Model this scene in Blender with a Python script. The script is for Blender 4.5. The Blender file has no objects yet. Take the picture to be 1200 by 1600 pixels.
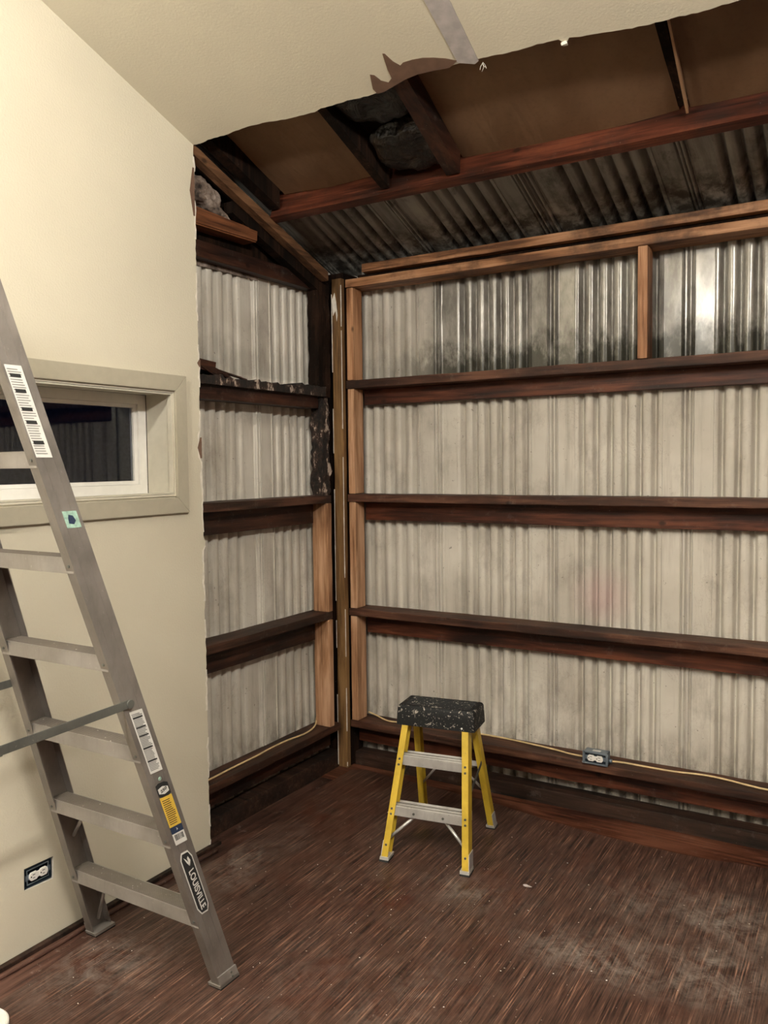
import bpy, bmesh, math, random
from mathutils import Vector, Matrix, noise
rnd = random.Random(7)
S = bpy.context.scene
COL = S.collection

# ---------------------------------------------------------------- camera
cam = bpy.data.cameras.new('camera'); co = bpy.data.objects.new('camera', cam); COL.objects.link(co)
yaw, pitch, roll, fpx = -0.543026, -0.058672, -0.011538, 1289.04
fw = Vector((math.sin(yaw)*math.cos(pitch), math.cos(yaw)*math.cos(pitch), math.sin(pitch)))
rt = Vector((math.cos(yaw), -math.sin(yaw), 0)); up = rt.cross(fw)
c_, s_ = math.cos(roll), math.sin(roll)
r2 = rt*c_+up*s_; u2 = up*c_-rt*s_
M = Matrix((r2, u2, -fw)).transposed().to_4x4(); M.translation = (2.38411, -3.57185, 1.6)
co.matrix_world = M
cam.sensor_fit = 'HORIZONTAL'; cam.sensor_width = 36; cam.lens = 36*fpx/1200
cam.clip_start = 0.02
S.camera = co

# ---------------------------------------------------------------- world, lights, exposure
w = bpy.data.worlds.new('night'); S.world = w; w.use_nodes = True
w.node_tree.nodes['Background'].inputs[0].default_value = (0.010, 0.014, 0.034, 1)
w.node_tree.nodes['Background'].inputs[1].default_value = 0.5
S.view_settings.view_transform = 'Standard'; S.view_settings.look = 'None'
S.view_settings.gamma = 1; S.view_settings.use_curve_mapping = False
S.view_settings.exposure = 0.42

# the room is lit by two long diffuser lamps out of view (built at the end); the right one is added to brighten that side
LAMPS = [(1.02, -4.2, 170.0), (2.75, -3.0, 125.0)]      # x, y, strength
LAMP_Z = 3.02; LAMP_COL = (1.0, .945, .85)

# ---------------------------------------------------------------- node helpers
class NT:
    def __init__(s, name):
        s.m = bpy.data.materials.new(name); s.m.use_nodes = True
        s.t = s.m.node_tree; s.t.nodes.clear()
        s.out = s.n('ShaderNodeOutputMaterial'); s.b = s.n('ShaderNodeBsdfPrincipled')
        s.l(s.b.outputs[0], s.out.inputs[0])
        s.pos = s.n('ShaderNodeNewGeometry').outputs['Position']
    def n(s, t, **k):
        x = s.t.nodes.new(t)
        for a, b in k.items(): setattr(x, a, b)
        return x
    def l(s, a, b): s.t.links.new(a, b)
    def set(s, sock, v):
        if hasattr(v, 'is_output') or isinstance(v, bpy.types.NodeSocket): s.l(v, sock)
        elif isinstance(v, tuple) and len(v) == 3 and sock.type == 'RGBA': sock.default_value = (*v, 1)
        else: sock.default_value = v
    def mapp(s, scale=(1, 1, 1), loc=(0, 0, 0), rot=(0, 0, 0), src=None):
        m = s.n('ShaderNodeMapping'); s.l(src or s.pos, m.inputs[0])
        m.inputs['Scale'].default_value = scale; m.inputs['Location'].default_value = loc
        m.inputs['Rotation'].default_value = rot
        return m.outputs[0]
    def noise(s, vec, scale=5, detail=4, rough=.55, dist=0):
        x = s.n('ShaderNodeTexNoise'); s.l(vec, x.inputs['Vector'])
        x.inputs['Scale'].default_value = scale; x.inputs['Detail'].default_value = detail
        x.inputs['Roughness'].default_value = rough; x.inputs['Distortion'].default_value = dist
        return x.outputs[0]
    def ramp(s, f, stops):
        r = s.n('ShaderNodeValToRGB'); s.l(f, r.inputs[0]); e = r.color_ramp.elements
        while len(e) < len(stops): e.new(0.5)
        for i, (p, c) in enumerate(stops):
            e[i].position = p
            if not isinstance(c, tuple): c = (c, c, c)
            e[i].color = (*c, 1)
        return r.outputs[0]
    def mix(s, f, a, b, mode='MIX'):
        x = s.n('ShaderNodeMix', data_type='RGBA', blend_type=mode)
        s.set(x.inputs[0], f); s.set(x.inputs[6], a); s.set(x.inputs[7], b)
        return x.outputs[2]
    def math(s, op, a, b=0.0, clamp=False):
        x = s.n('ShaderNodeMath', operation=op, use_clamp=clamp)
        s.set(x.inputs[0], a); s.set(x.inputs[1], b)
        return x.outputs[0]
    def rng(s, v, a, b, c=0.0, d=1.0):
        x = s.n('ShaderNodeMapRange'); s.l(v, x.inputs[0])
        for i, q in enumerate((a, b, c, d)): x.inputs[i+1].default_value = q
        return x.outputs[0]
    def sep(s):
        x = s.n('ShaderNodeSeparateXYZ'); s.l(s.pos, x.inputs[0]); return x.outputs
    def bump(s, h, st=.3, d=.002):
        x = s.n('ShaderNodeBump'); s.l(h, x.inputs['Height'])
        x.inputs['Strength'].default_value = st; x.inputs['Distance'].default_value = d
        s.l(x.outputs[0], s.b.inputs['Normal'])
    def fin(s, color, rough=.6, metal=0.0, spec=None):
        s.set(s.b.inputs['Base Color'], color); s.set(s.b.inputs['Roughness'], rough)
        s.set(s.b.inputs['Metallic'], metal)
        if spec is not None: s.b.inputs['Specular IOR Level'].default_value = spec
        return s.m

def plain(name, col, rough=.5, metal=0.0, var=.15, vs=30):
    t = NT(name); n = t.noise(t.pos, vs, 4)
    c = t.mix(t.rng(n, .35, .7), tuple(x*(1-var) for x in col), tuple(min(1, x*(1+var)) for x in col))
    return t.fin(c, rough, metal)

def wood(name, stops, axis, fine=55, rough=.6, knots=True, dust=0.0, mold=0.0, seed=0.0, spec=.3):
    """stops: three colours dark, mid, light; the grain runs along axis"""
    t = NT(name)
    sc = [1, 1, 1]; sc['xyz'.index(axis)] = .06
    v = t.mapp(tuple(sc), loc=(seed, seed*.7, seed*1.3))
    n1 = t.noise(v, fine, 5, .6, .4)
    n2 = t.noise(t.mapp(tuple(q if q == 1 else .25 for q in sc), loc=(seed+3, 1, 2)), 7, 3, .55, .6)
    f = t.math('ADD', t.math('MULTIPLY', n1, .55), t.math('MULTIPLY', n2, .55))
    c = t.ramp(f, [(.43, stops[0]), (.55, stops[1]), (.67, stops[2])])
    if knots:
        ks = [3.2, 3.2, 3.2]; ks['xyz'.index(axis)] = 2.2
        vo = t.n('ShaderNodeTexVoronoi'); t.l(t.mapp(tuple(ks), loc=(seed*2, 0.3, seed)), vo.inputs['Vector'])
        vo.inputs['Scale'].default_value = 2.2
        k = t.ramp(vo.outputs['Distance'], [(.045, 1.0), (.10, 0.0)])
        c = t.mix(t.math('MULTIPLY', k, .75), c, tuple(x*.35 for x in stops[0]))
    if mold:
        m = t.ramp(t.noise(t.mapp(loc=(seed, 9, 4)), 5.5, 6, .65), [(.5, 0.0), (.66, 1.0)])
        c = t.mix(t.math('MULTIPLY', m, mold), c, (.012, .009, .008))
    if dust:
        d = t.ramp(t.noise(t.mapp(loc=(2, seed, 7)), 16, 8, .75), [(.57, 0.0), (.72, 1.0)])
        c = t.mix(t.math('MULTIPLY', d, dust), c, (.33, .28, .24))
    sp = t.ramp(t.noise(t.pos, 120, 2), [(.74, 0.0), (.77, 1.0)])
    c = t.mix(t.math('MULTIPLY', sp, .35), c, (.45, .42, .38))
    t.bump(n1, .35, .003)
    return t.fin(c, rough, 0, spec)

# ---------------------------------------------------------------- materials
def mk_drywall(name, col, bs=.38):
    t = NT(name)
    n = t.noise(t.pos, 130, 3, .5); n2 = t.noise(t.pos, 1.6, 4, .5)
    c = t.mix(t.rng(n2, .3, .7), tuple(x*.94 for x in col), tuple(min(1, x*1.03) for x in col))
    sc = t.ramp(t.noise(t.mapp((1, 1, .3)), 11, 6, .7), [(.69, 0.0), (.76, 1.0)])
    c = t.mix(t.math('MULTIPLY', sc, .12), c, (.28, .24, .20))
    t.bump(n, bs, .0035)
    return t.fin(c, .55, 0, .25)
M_wall = mk_drywall('cream orange peel paint', (.60, .56, .45))
M_ceil = mk_drywall('cream ceiling paint', (.66, .615, .495), .2)
M_core = plain('gypsum core', (.62, .59, .54), .9)
M_paper = plain('torn drywall paper', (.72, .68, .60), .9)
M_brownpaper = plain('brown backing paper', (.15, .085, .056), .9)
M_tape = plain('bare joint tape', (.43, .40, .395), .8)
M_trim = plain('greige trim paint', (.40, .37, .29), .4, var=.04)
M_jamb = plain('pale jamb paint', (.56, .53, .44), .4, var=.04)
M_vinyl = plain('white vinyl', (.78, .77, .73), .35, var=.03)

def mk_siding(name, roof=False, left=False):
    t = NT(name); x, y, z = t.sep()
    big = t.noise(t.pos, 2.3, 4, .55)
    base = t.mix(t.rng(big, .35, .65), (.44, .41, .355), (.60, .57, .51))
    streak = t.noise(t.mapp((1, 1, .07) if not roof else (1, .1, .1)), 26, 5, .65)
    base = t.mix(t.math('MULTIPLY', t.rng(streak, .50, .70), .42), base, (.24, .20, .165))
    grime = t.ramp(t.noise(t.mapp((1, 1, .55), loc=(3, 1, 5)), 6, 7, .7), [(.52, 0.0), (.72, 1.0)])
    base = t.mix(t.math('MULTIPLY', grime, .55), base, (.20, .17, .14))
    # wandering rust and scuff lines
    wv = t.noise(t.pos, 4.2, 6, .7, 1.2)
    ln = t.math('ABSOLUTE', t.math('SUBTRACT', wv, .56))
    base = t.mix(t.math('MULTIPLY', t.ramp(ln, [(.0, 1.0), (.006, 0.0)]), .3), base, (.16, .10, .07))
    spk = t.ramp(t.noise(t.pos, 60, 2, .5), [(.73, 0.0), (.76, 1.0)])
    base = t.mix(t.math('MULTIPLY', spk, .55), base, (.06, .04, .03))
    if roof:
        g = t.mix(t.rng(big, .35, .65), (.24, .24, .215), (.38, .375, .34))
        mo = t.ramp(t.noise(t.mapp((1, .6, .6)), 9, 8, .72), [(.52, 0.0), (.68, 1.0)])
        g = t.mix(t.math('MULTIPLY', mo, .8), g, (.045, .038, .03))
        g = t.mix(t.math('MULTIPLY', t.rng(streak, .45, .7), .6), g, (.08, .07, .06))
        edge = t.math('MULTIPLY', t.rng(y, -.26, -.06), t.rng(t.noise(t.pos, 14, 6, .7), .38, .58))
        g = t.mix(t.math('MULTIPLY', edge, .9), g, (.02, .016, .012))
        t.bump(t.noise(t.pos, 40, 4), .15, .002)
        return t.fin(g, .5, 0.0, .4)
    # the top course of the back wall is bare weathered metal with mould at its foot
    top = t.rng(z, 2.0, 2.02)
    if not left:
        top = t.math('MULTIPLY', top, t.rng(x, .40, .48))
        tarn = t.mix(t.rng(t.noise(t.mapp((1, 1, .4)), 12, 6, .65), .38, .62), (.13, .12, .105), (.33, .315, .285))
        base = t.mix(t.math('MULTIPLY', top, .9), base, tarn)
    nz = t.noise(t.mapp((1, 1, .5)), 15, 7, .72)
    foot = t.math('MULTIPLY', t.rng(z, 2.26, 2.05), t.rng(z, 2.0, 2.02))
    mold = t.rng(t.math('ADD', t.math('MULTIPLY', foot, .42), nz), .62, .84)
    mold = t.math('MULTIPLY', mold, t.rng(z, 2.0, 2.02))
    mold = t.math('MULTIPLY', mold, .25) if left else t.math('MULTIPLY', mold, t.rng(x, .25, .55, .35, 1.0))
    base = t.mix(t.math('MULTIPLY', mold, .85), base, (.028, .028, .018))
    # pinkish stain patch and darker mottling low down
    vs = t.n('ShaderNodeVectorMath', operation='DISTANCE'); t.l(t.pos, vs.inputs[0]); vs.inputs[1].default_value = (1.30, .14, .98)
    pk = t.math('MULTIPLY', t.rng(vs.outputs['Value'], .16, .03), .5)
    base = t.mix(pk, base, (.50, .33, .33))
    low = t.math('MAXIMUM', t.math('MULTIPLY', t.rng(z, .42, .24), t.rng(nz, .42, .6)), t.math('MULTIPLY', t.rng(z, .16, .13), t.rng(nz, .36, .5)))
    base = t.mix(t.math('MULTIPLY', low, .6), base, (.11, .09, .07))
    if not left:
        t.set(t.b.inputs['Metallic'], t.math('MULTIPLY', top, .12))
        r = t.math('SUBTRACT', .5, t.math('MULTIPLY', top, .29))
    else: r = .5
    t.bump(t.noise(t.pos, 28, 4), .12, .002)
    m = t.fin(base, r, 0.0, .4)
    if not left: t.l(t.math('MULTIPLY', top, .12), t.b.inputs['Metallic'])
    return m
M_side = mk_siding('weathered siding'); M_sideL = mk_siding('weathered siding left', left=True)
M_roof = mk_siding('mouldy roof sheet', roof=True)

RED = ((.012, .0035, .002), (.052, .0135, .006), (.125, .038, .017))
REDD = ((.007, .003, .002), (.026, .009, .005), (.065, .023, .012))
ORG = ((.10, .040, .016), (.30, .140, .064), (.50, .27, .145))
LGT = ((.17, .080, .038), (.38, .205, .110), (.56, .345, .215))
OCH = ((.085, .045, .018), (.165, .090, .035), (.25, .145, .060))
M_redx = wood('stained girt wood x', RED, 'x', rough=.5, dust=.12, seed=1.2)
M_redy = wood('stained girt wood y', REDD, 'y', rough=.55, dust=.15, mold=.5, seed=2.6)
M_beam = wood('stained beam wood', ((.014, .004, .002), (.060, .015, .007), (.14, .040, .019)), 'x', rough=.5, dust=.06, mold=.5, seed=4.1)
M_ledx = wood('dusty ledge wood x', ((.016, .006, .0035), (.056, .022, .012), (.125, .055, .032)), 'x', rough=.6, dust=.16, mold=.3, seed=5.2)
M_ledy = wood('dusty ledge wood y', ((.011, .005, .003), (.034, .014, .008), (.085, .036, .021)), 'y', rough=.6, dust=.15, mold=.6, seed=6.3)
M_orgx = wood('orange fir x', ORG, 'x', rough=.55, mold=.6, seed=3.3)
M_orgz = wood('orange fir z', ORG, 'z', rough=.55, seed=8.3)
M_lgtz = wood('light fir z', LGT, 'z', rough=.55, seed=9.7)
M_ochz = wood('ochre painted post', OCH, 'z', fine=90, rough=.55, knots=False, seed=2.2)
M_raft = wood('brown rafter wood', ((.05, .024, .012), (.14, .068, .032), (.23, .12, .06)), 'y', rough=.6, mold=.2, seed=1.9)
M_dark = wood('blackened wood', ((.003, .0018, .001), (.009, .0045, .0025), (.024, .011, .006)), 'z', rough=.85, knots=False, seed=7.7, spec=.12)
M_plate = wood('dark bottom plate', ((.006, .0035, .002), (.022, .010, .006), (.055, .026, .016)), 'x', rough=.65, dust=.15, mold=.5, seed=5.9)
M_plank = wood('red subfloor plank', ((.025, .008, .005), (.080, .026, .013), (.145, .056, .032)), 'x', rough=.5, dust=.2, seed=4.9)
M_planky = wood('red subfloor plank y', ((.018, .009, .007), (.055, .025, .018), (.11, .055, .04)), 'y', rough=.5, dust=.5, seed=4.4)

def mk_rot():
    t = NT('rotten wood')
    n = t.noise(t.mapp((1, 1, .45)), 22, 8, .75)
    c = t.ramp(n, [(.42, (.005, .003, .002)), (.51, (.020, .010, .006)), (.555, (.05, .025, .016)), (.595, (.42, .34, .28))])
    t.bump(n, .9, .01)
    return t.fin(c, .9)
M_rot = mk_rot()

def mk_kraft():
    t = NT('kraft faced board')
    n = t.noise(t.mapp((1, .5, .5)), 3.5, 4, .5, .8); n2 = t.noise(t.pos, 60, 3)
    c = t.ramp(n, [(.3, (.24, .130, .066)), (.5, (.32, .185, .100)), (.72, (.40, .24, .135))])
    c = t.mix(t.math('MULTIPLY', t.rng(n2, .5, .8), .2), c, (.09, .05, .03))
    cr = t.noise(t.mapp((1.0, .25, .25), rot=(0, 0, .35)), 6, 3, .5, 1.5)
    t.bump(cr, .5, .02)
    return t.fin(c, .55)
M_kraft = mk_kraft()

def mk_floor():
    t = NT('grooved brown floor')
    v = t.mapp((1, .022, 1)); s = t.noise(v, 240, 3, .6); s2 = t.noise(t.mapp((1, .05, 1), loc=(4, 2, 0)), 60, 3, .6)
    f = t.math('ADD', t.math('MULTIPLY', s, .7), t.math('MULTIPLY', s2, .3))
    c = t.ramp(f, [(.38, (.014, .007, .005)), (.48, (.050, .024, .017)), (.57, (.082, .041, .029)), (.67, (.25, .14, .092))])
    red = t.ramp(t.noise(t.mapp((1, .7, 1), loc=(1.3, 0, 0)), 2.2, 6, .65), [(.55, 0.0), (.68, 1.0)])
    c = t.mix(t.math('MULTIPLY', red, .5), c, (.075, .020, .010))
    d0 = t.noise(t.mapp((1, .8, 1), loc=(.6, .9, 0), rot=(0, 0, .5)), 3.6, 8, .72)
    msk = None
    for cx, cy, rx, ry, a in [(1.90, -.60, .42, .22, 1), (1.60, -1.03, .35, .14, 1), (1.95, -.92, .40, .22, 1), (1.12, -.85, .26, .14, .8), (.21, -1.15, .14, .42, .95), (.26, -1.85, .22, .3, .75), (1.1, -1.6, .5, .5, .35)]:
        m = t.mapp((1/rx, 1/ry, 0), loc=(-cx/rx, -cy/ry, 0))
        vl = t.n('ShaderNodeVectorMath', operation='LENGTH'); t.l(m, vl.inputs[0])
        q = t.math('MULTIPLY', t.rng(vl.outputs['Value'], 1.25, .1), a)
        msk = q if msk is None else t.math('MAXIMUM', msk, q)
    dn = t.rng(t.noise(t.mapp((1, .9, 1)), 13, 10, .8, .5), .42, .68)
    dust = t.math('MULTIPLY', t.rng(d0, .48, .68), .26)
    dust = t.math('MAXIMUM', dust, t.math('MULTIPLY', msk, t.rng(d0, .34, .52)))
    dust = t.math('MULTIPLY', dust, dn)
    c = t.mix(t.math('MULTIPLY', dust, .8), c, (.27, .23, .20))
    for cx, cy, r in [(.25, -.53, .32), (.856, -1.03, .16)]:
        vd = t.n('ShaderNodeVectorMath', operation='DISTANCE'); t.l(t.pos, vd.inputs[0]); vd.inputs[1].default_value = (cx, cy, 0)
        k = t.math('MULTIPLY', t.rng(vd.outputs['Value'], r, r*.3), t.rng(t.noise(t.pos, 9, 6, .7), .42, .6))
        c = t.mix(t.math('MULTIPLY', k, .75), c, (.055, .012, .006))
    sp = t.ramp(t.noise(t.pos, 75, 2, .5), [(.735, 0.0), (.76, 1.0)])
    c = t.mix(t.math('MULTIPLY', sp, .5), c, (.42, .38, .34))
    t.bump(f, .5, .002)
    r = t.math('ADD', .45, t.math('MULTIPLY', dust, .4))
    return t.fin(c, r, 0, .4)
M_floor = mk_floor()

def mk_alu(name, col, rough=.45, metal=.75, splat=.5, spl=(.55, .52, .48)):
    t = NT(name)
    n = t.noise(t.pos, 9, 5, .6); n2 = t.noise(t.mapp((1, 1, .2)), 70, 4, .6)
    c = t.mix(t.rng(n, .35, .65), tuple(x*.82 for x in col), tuple(min(1, x*1.1) for x in col))
    c = t.mix(t.math('MULTIPLY', t.rng(n2, .5, .75), .25), c, tuple(x*.55 for x in col))
    sp = t.ramp(t.noise(t.pos, 85, 3, .6), [(.68, 0.0), (.71, 1.0)])
    c = t.mix(t.math('MULTIPLY', sp, splat), c, spl)
    r = t.rng(n, .3, .7, rough-.08, rough+.12)
    return t.fin(c, r, metal)
M_alu = mk_alu('ladder aluminium', (.27, .245, .225), .45, .6, .15)
M_tread = mk_alu('dirty aluminium tread', (.15, .13, .112), .6, .3, .8)
M_bar = mk_alu('dark steel bar', (.16, .165, .15), .45, .6, .2)
M_lip = mk_alu('step lip aluminium', (.34, .315, .29), .5, .5, .3)
M_stalu = mk_alu('stool aluminium', (.56, .55, .53), .4, .5, .4, (.10, .09, .08))
M_yel = mk_alu('yellow fibreglass', (.56, .385, .035), .42, 0, .35, (.22, .16, .07))
M_rub = plain('black rubber', (.015, .015, .015), .7)
def mk_splat():
    t = NT('splattered black plastic')
    n = t.noise(t.pos, 48, 6, .7, .6); n2 = t.noise(t.pos, 150, 3, .6)
    c = t.mix(t.ramp(n, [(.585, 0.0), (.62, 1.0)]), (.008, .0085, .009), (.33, .30, .26))
    c = t.mix(t.ramp(n2, [(.66, 0.0), (.69, 1.0)]), c, (.5, .46, .40))
    return t.fin(c, .6, 0, .25)
M_blk = mk_splat()
M_white = plain('sticker white', (.62, .61, .58), .5, var=.05)
M_ink = plain('sticker ink', (.012, .012, .012), .75)
M_inkg = plain('fine print grey', (.22, .22, .21), .5)
M_stY = plain('sticker yellow', (.66, .44, .06), .5, var=.08)
M_navy = plain('sticker navy', (.02, .035, .075), .5)
M_green = plain('mint sticker', (.30, .46, .38), .5, var=.3, vs=90)
M_galv = plain('galvanised box', (.22, .27, .32), .35, .6)
M_boxin = plain('dark blue box', (.012, .022, .035), .5)
M_plug = plain('outlet plastic', (.78, .76, .72), .4, var=.03)
M_slot = plain('slot black', (.01, .01, .01), .6)
M_cable = plain('cream cable', (.62, .46, .24), .45)
M_insul = (lambda t: (t.bump(t.noise(t.pos, 30, 6), .8, .01), t.fin(t.ramp(t.noise(t.pos, 14, 7, .7), [(.36, (.03, .022, .018)), (.5, (.20, .15, .12)), (.62, (.36, .30, .26))]), .95))[1])(NT('torn batt insulation'))
M_bag = (lambda t: (t.bump(t.noise(t.pos, 12, 5, .6, 1.0), .9, .02), t.fin(t.ramp(t.noise(t.pos, 10, 6, .7), [(.48, (.004, .0025, .0015)), (.6, (.022, .012, .006)), (.74, (.13, .08, .045))]), .38))[1])(NT('blackened batt facing'))
t = NT('window glass'); t.b.inputs['Transmission Weight'].default_value = 1; t.b.inputs['IOR'].default_value = 1.45
M_glass = t.fin((.75, .8, .9), .0)
def mk_emit(st):
    t = NT('lamp diffuser'); t.b.inputs['Emission Color'].default_value = (*LAMP_COL, 1); t.b.inputs['Emission Strength'].default_value = st
    return t.fin((.8, .8, .8), .5)

# ---------------------------------------------------------------- mesh helpers
def new_obj(name, bm, mat, parent=None, smooth=False, auto=None):
    me = bpy.data.meshes.new(name)
    bmesh.ops.recalc_face_normals(bm, faces=bm.faces)
    if smooth:
        for f in bm.faces: f.smooth = True
        if auto is not None:
            for e in bm.edges:
                if len(e.link_faces) == 2 and e.calc_face_angle(0) > auto: e.smooth = False
    bm.to_mesh(me); bm.free()
    mats = mat if isinstance(mat, (list, tuple)) else [mat]
    for m in mats: me.materials.append(m)
    o = bpy.data.objects.new(name, me); COL.objects.link(o)
    if parent is not None:
        o.parent = parent; o.matrix_parent_inverse = Matrix.Translation(-parent.location)
    else:
        c = Vector((0, 0, 0)); vs = me.vertices
        lo = [min(v.co[i] for v in vs) for i in range(3)]; hi = [max(v.co[i] for v in vs) for i in range(3)]
        c = Vector(((lo[0]+hi[0])/2, (lo[1]+hi[1])/2, lo[2]))
        me.transform(Matrix.Translation(-c)); o.location = c
    return o
def tag(o, label, cat, group=None, kind=None):
    if kind: o['kind'] = kind
    if label: o['label'] = label
    if cat: o['category'] = cat
    if group: o['group'] = group
    return o
def empty(name, loc, label, cat, group=None):
    o = bpy.data.objects.new(name, None); COL.objects.link(o); o.location = loc; o.empty_display_size = .1
    return tag(o, label, cat, group)
def struct(name, bm, mat, label=None, cat=None, smooth=False, auto=None):
    o = new_obj(name, bm, mat, None, smooth, auto); o['kind'] = 'structure'
    if label: o['label'] = label; o['category'] = cat
    return o

def add_box(bm, x0, x1, y0, y1, z0, z1, bev=0.0, mi=0):
    vs = [bm.verts.new((x, y, z)) for x in (x0, x1) for y in (y0, y1) for z in (z0, z1)]
    F = [(0, 1, 3, 2), (4, 6, 7, 5), (0, 4, 5, 1), (2, 3, 7, 6), (0, 2, 6, 4), (1, 5, 7, 3)]
    fs = [bm.faces.new([vs[i] for i in f]) for f in F]
    for f in fs: f.material_index = mi
    if bev:
        es = list({e for f in fs for e in f.edges})
        bmesh.ops.bevel(bm, geom=es, offset=bev, segments=2, profile=.6, affect='EDGES')
    return vs
def box(*a, bev=.0015):
    bm = bmesh.new(); add_box(bm, *a, bev=bev); return bm
def hexa(bm, pts, bev=0.0, mi=0):
    """pts: 8 points, bottom four then top four, same winding"""
    vs = [bm.verts.new(p) for p in pts]
    F = [(0, 1, 2, 3), (7, 6, 5, 4), (0, 4, 5, 1), (1, 5, 6, 2), (2, 6, 7, 3), (3, 7, 4, 0)]
    fs = [bm.faces.new([vs[i] for i in f]) for f in F]
    for f in fs: f.material_index = mi
    if bev:
        bmesh.ops.bevel(bm, geom=list({e for f in fs for e in f.edges}), offset=bev, segments=2, affect='EDGES')
def board(x0, x1, y0, y1, z0, z1, amp=.0015, step=.06, bev=.003, seed=0):
    """sawn timber: rounded arrises, slightly wavering faces"""
    bm = bmesh.new(); add_box(bm, x0, x1, y0, y1, z0, z1, bev=bev)
    d = (x1-x0, y1-y0, z1-z0); ax = d.index(max(d)); n = max(2, int(d[ax]/step))
    for i in range(1, n):
        co_ = [0, 0, 0]; co_[ax] = (x0, y0, z0)[ax]+d[ax]*i/n
        no = [0, 0, 0]; no[ax] = 1
        bmesh.ops.bisect_plane(bm, geom=bm.verts[:]+bm.edges[:]+bm.faces[:], plane_co=co_, plane_no=no)
    for v in bm.verts:
        q = noise.noise_vector(v.co*6+Vector((seed, seed, 0))) + .6*noise.noise_vector(v.co*22+Vector((0, seed, 3)))
        v.co += q*amp
    return bm
def rough_board(x0, x1, y0, y1, z0, z1, amp=.012, step=.012, seed=0, fr=14):
    """rotten timber: broken, pitted surface"""
    bm = bmesh.new(); add_box(bm, x0, x1, y0, y1, z0, z1)
    d = (x1-x0, y1-y0, z1-z0)
    for ax in range(3):
        n = max(2, min(60, int(d[ax]/step)))
        for i in range(1, n):
            c = [0, 0, 0]; c[ax] = (x0, y0, z0)[ax]+d[ax]*i/n; no = [0, 0, 0]; no[ax] = 1
            bmesh.ops.bisect_plane(bm, geom=bm.verts[:]+bm.edges[:]+bm.faces[:], plane_co=c, plane_no=no)
    for v in bm.verts:
        q = noise.noise_vector(v.co*fr+Vector((seed, 2, 1)))*1.0+noise.noise_vector(v.co*fr*3+Vector((seed, 2, 1)))*.6
        v.co += q*amp
    return bm
def prism(bm, pts, vec, mi=0):
    """extrude a planar outline of 3-D points by vec"""
    a = [bm.verts.new(p) for p in pts]; vec = Vector(vec)
    b = [bm.verts.new(Vector(p)+vec) for p in pts]; n = len(pts)
    f = [bm.faces.new(a), bm.faces.new(b[::-1])]
    for i in range(n): f.append(bm.faces.new([a[i], b[i], b[(i+1) % n], a[(i+1) % n]]))
    for q in f: q.material_index = mi
    return f
def tube(bm, pts, r, n=8, cap=True, smooth=True):
    pts = [Vector(p) for p in pts]; rings = []
    for i, p in enumerate(pts):
        d = (pts[min(i+1, len(pts)-1)]-pts[max(i-1, 0)]).normalized()
        a = d.cross(Vector((0, 0, 1)))
        if a.length < .1: a = d.cross(Vector((1, 0, 0)))
        a.normalize(); b = d.cross(a)
        rings.append([bm.verts.new(p+(a*math.cos(t*2*math.pi/n)+b*math.sin(t*2*math.pi/n))*r) for t in range(n)])
    for A, B in zip(rings, rings[1:]):
        for i in range(n):
            f = bm.faces.new([A[i], A[(i+1) % n], B[(i+1) % n], B[i]]); f.smooth = smooth
    if cap: bm.faces.new(rings[0][::-1]); bm.faces.new(rings[-1])
def bar(bm, p0, p1, wv, tv, bev=.0):
    """flat bar from p0 to p1, cross-section half vectors wv and tv"""
    p0, p1, wv, tv = map(Vector, (p0, p1, wv, tv))
    hexa(bm, [p0-wv-tv, p0+wv-tv, p0+wv+tv, p0-wv+tv, p1-wv-tv, p1+wv-tv, p1+wv+tv, p1-wv+tv], bev)
def disc(bm, c, nrm, r, h, n=14):
    c = Vector(c); nrm = Vector(nrm).normalized()
    a = nrm.cross(Vector((0, 0, 1)))
    if a.length < .1: a = nrm.cross(Vector((1, 0, 0)))
    a.normalize(); b = nrm.cross(a)
    prism(bm, [c+(a*math.cos(i*2*math.pi/n)+b*math.sin(i*2*math.pi/n))*r for i in range(n)], nrm*h)
def smooth_path(pts, n=8):
    out = []; P = [Vector(p) for p in pts]
    for i in range(len(P)-1):
        a, b, c, d = P[max(i-1, 0)], P[i], P[i+1], P[min(i+2, len(P)-1)]
        for k in range(n):
            t = k/n
            out.append(.5*((2*b)+(c-a)*t+(2*a-5*b+4*c-d)*t*t+(3*b-a-3*c+d)*t**3))
    out.append(P[-1]); return out
def jag(n, amp, seed, fr=9.0):
    return [amp*(noise.noise(Vector((i*fr/n*3, seed, 0)))+.6*noise.noise(Vector((i*fr/n*11, seed, 4)))+.35*noise.noise(Vector((i*fr/n*31, seed, 8)))) for i in range(n+1)]

SL = .355
def zc(y): return 2.502-SL*y            # underside of the sloped ceiling

# ---------------------------------------------------------------- floor
bm = bmesh.new()
edge = [(.045, -6.4), (.12, -3.2), (.150, -2.3), (.142, -2.03), (.118, -1.886), (.100, -1.466), (.092, -1.135), (.085, -.741), (.035, -.243), (.03, -.04), (.10, -.005), (.284, -.02), (.602, -.044), (.881, -.068), (1.119, -.118), (1.42, -.150), (1.663, -.160), (1.807, -.150), (2.034, -.114), (2.6, -.07), (3.95, -.05)]
pe = []
for (a, b), (c, d) in zip(edge, edge[1:]):
    n = max(1, int(math.hypot(c-a, d-b)/.03))
    for k in range(n):
        x = a+(c-a)*k/n; y = b+(d-b)*k/n; j = .006*noise.noise(Vector((x*14, y*14, 3)))
        pe.append((x+j, y+j, -.006))
pe += [(3.95, -.05, -.006), (3.95, -6.4, -.006)]
prism(bm, pe, (0, 0, .006))
struct('floor', bm, M_floor, 'dark brown grooved floor covering with dusty patches', 'floor')
bm = bmesh.new(); add_box(bm, -.17, 4.0, -6.45, .17, -.06, -.0065)
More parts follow.
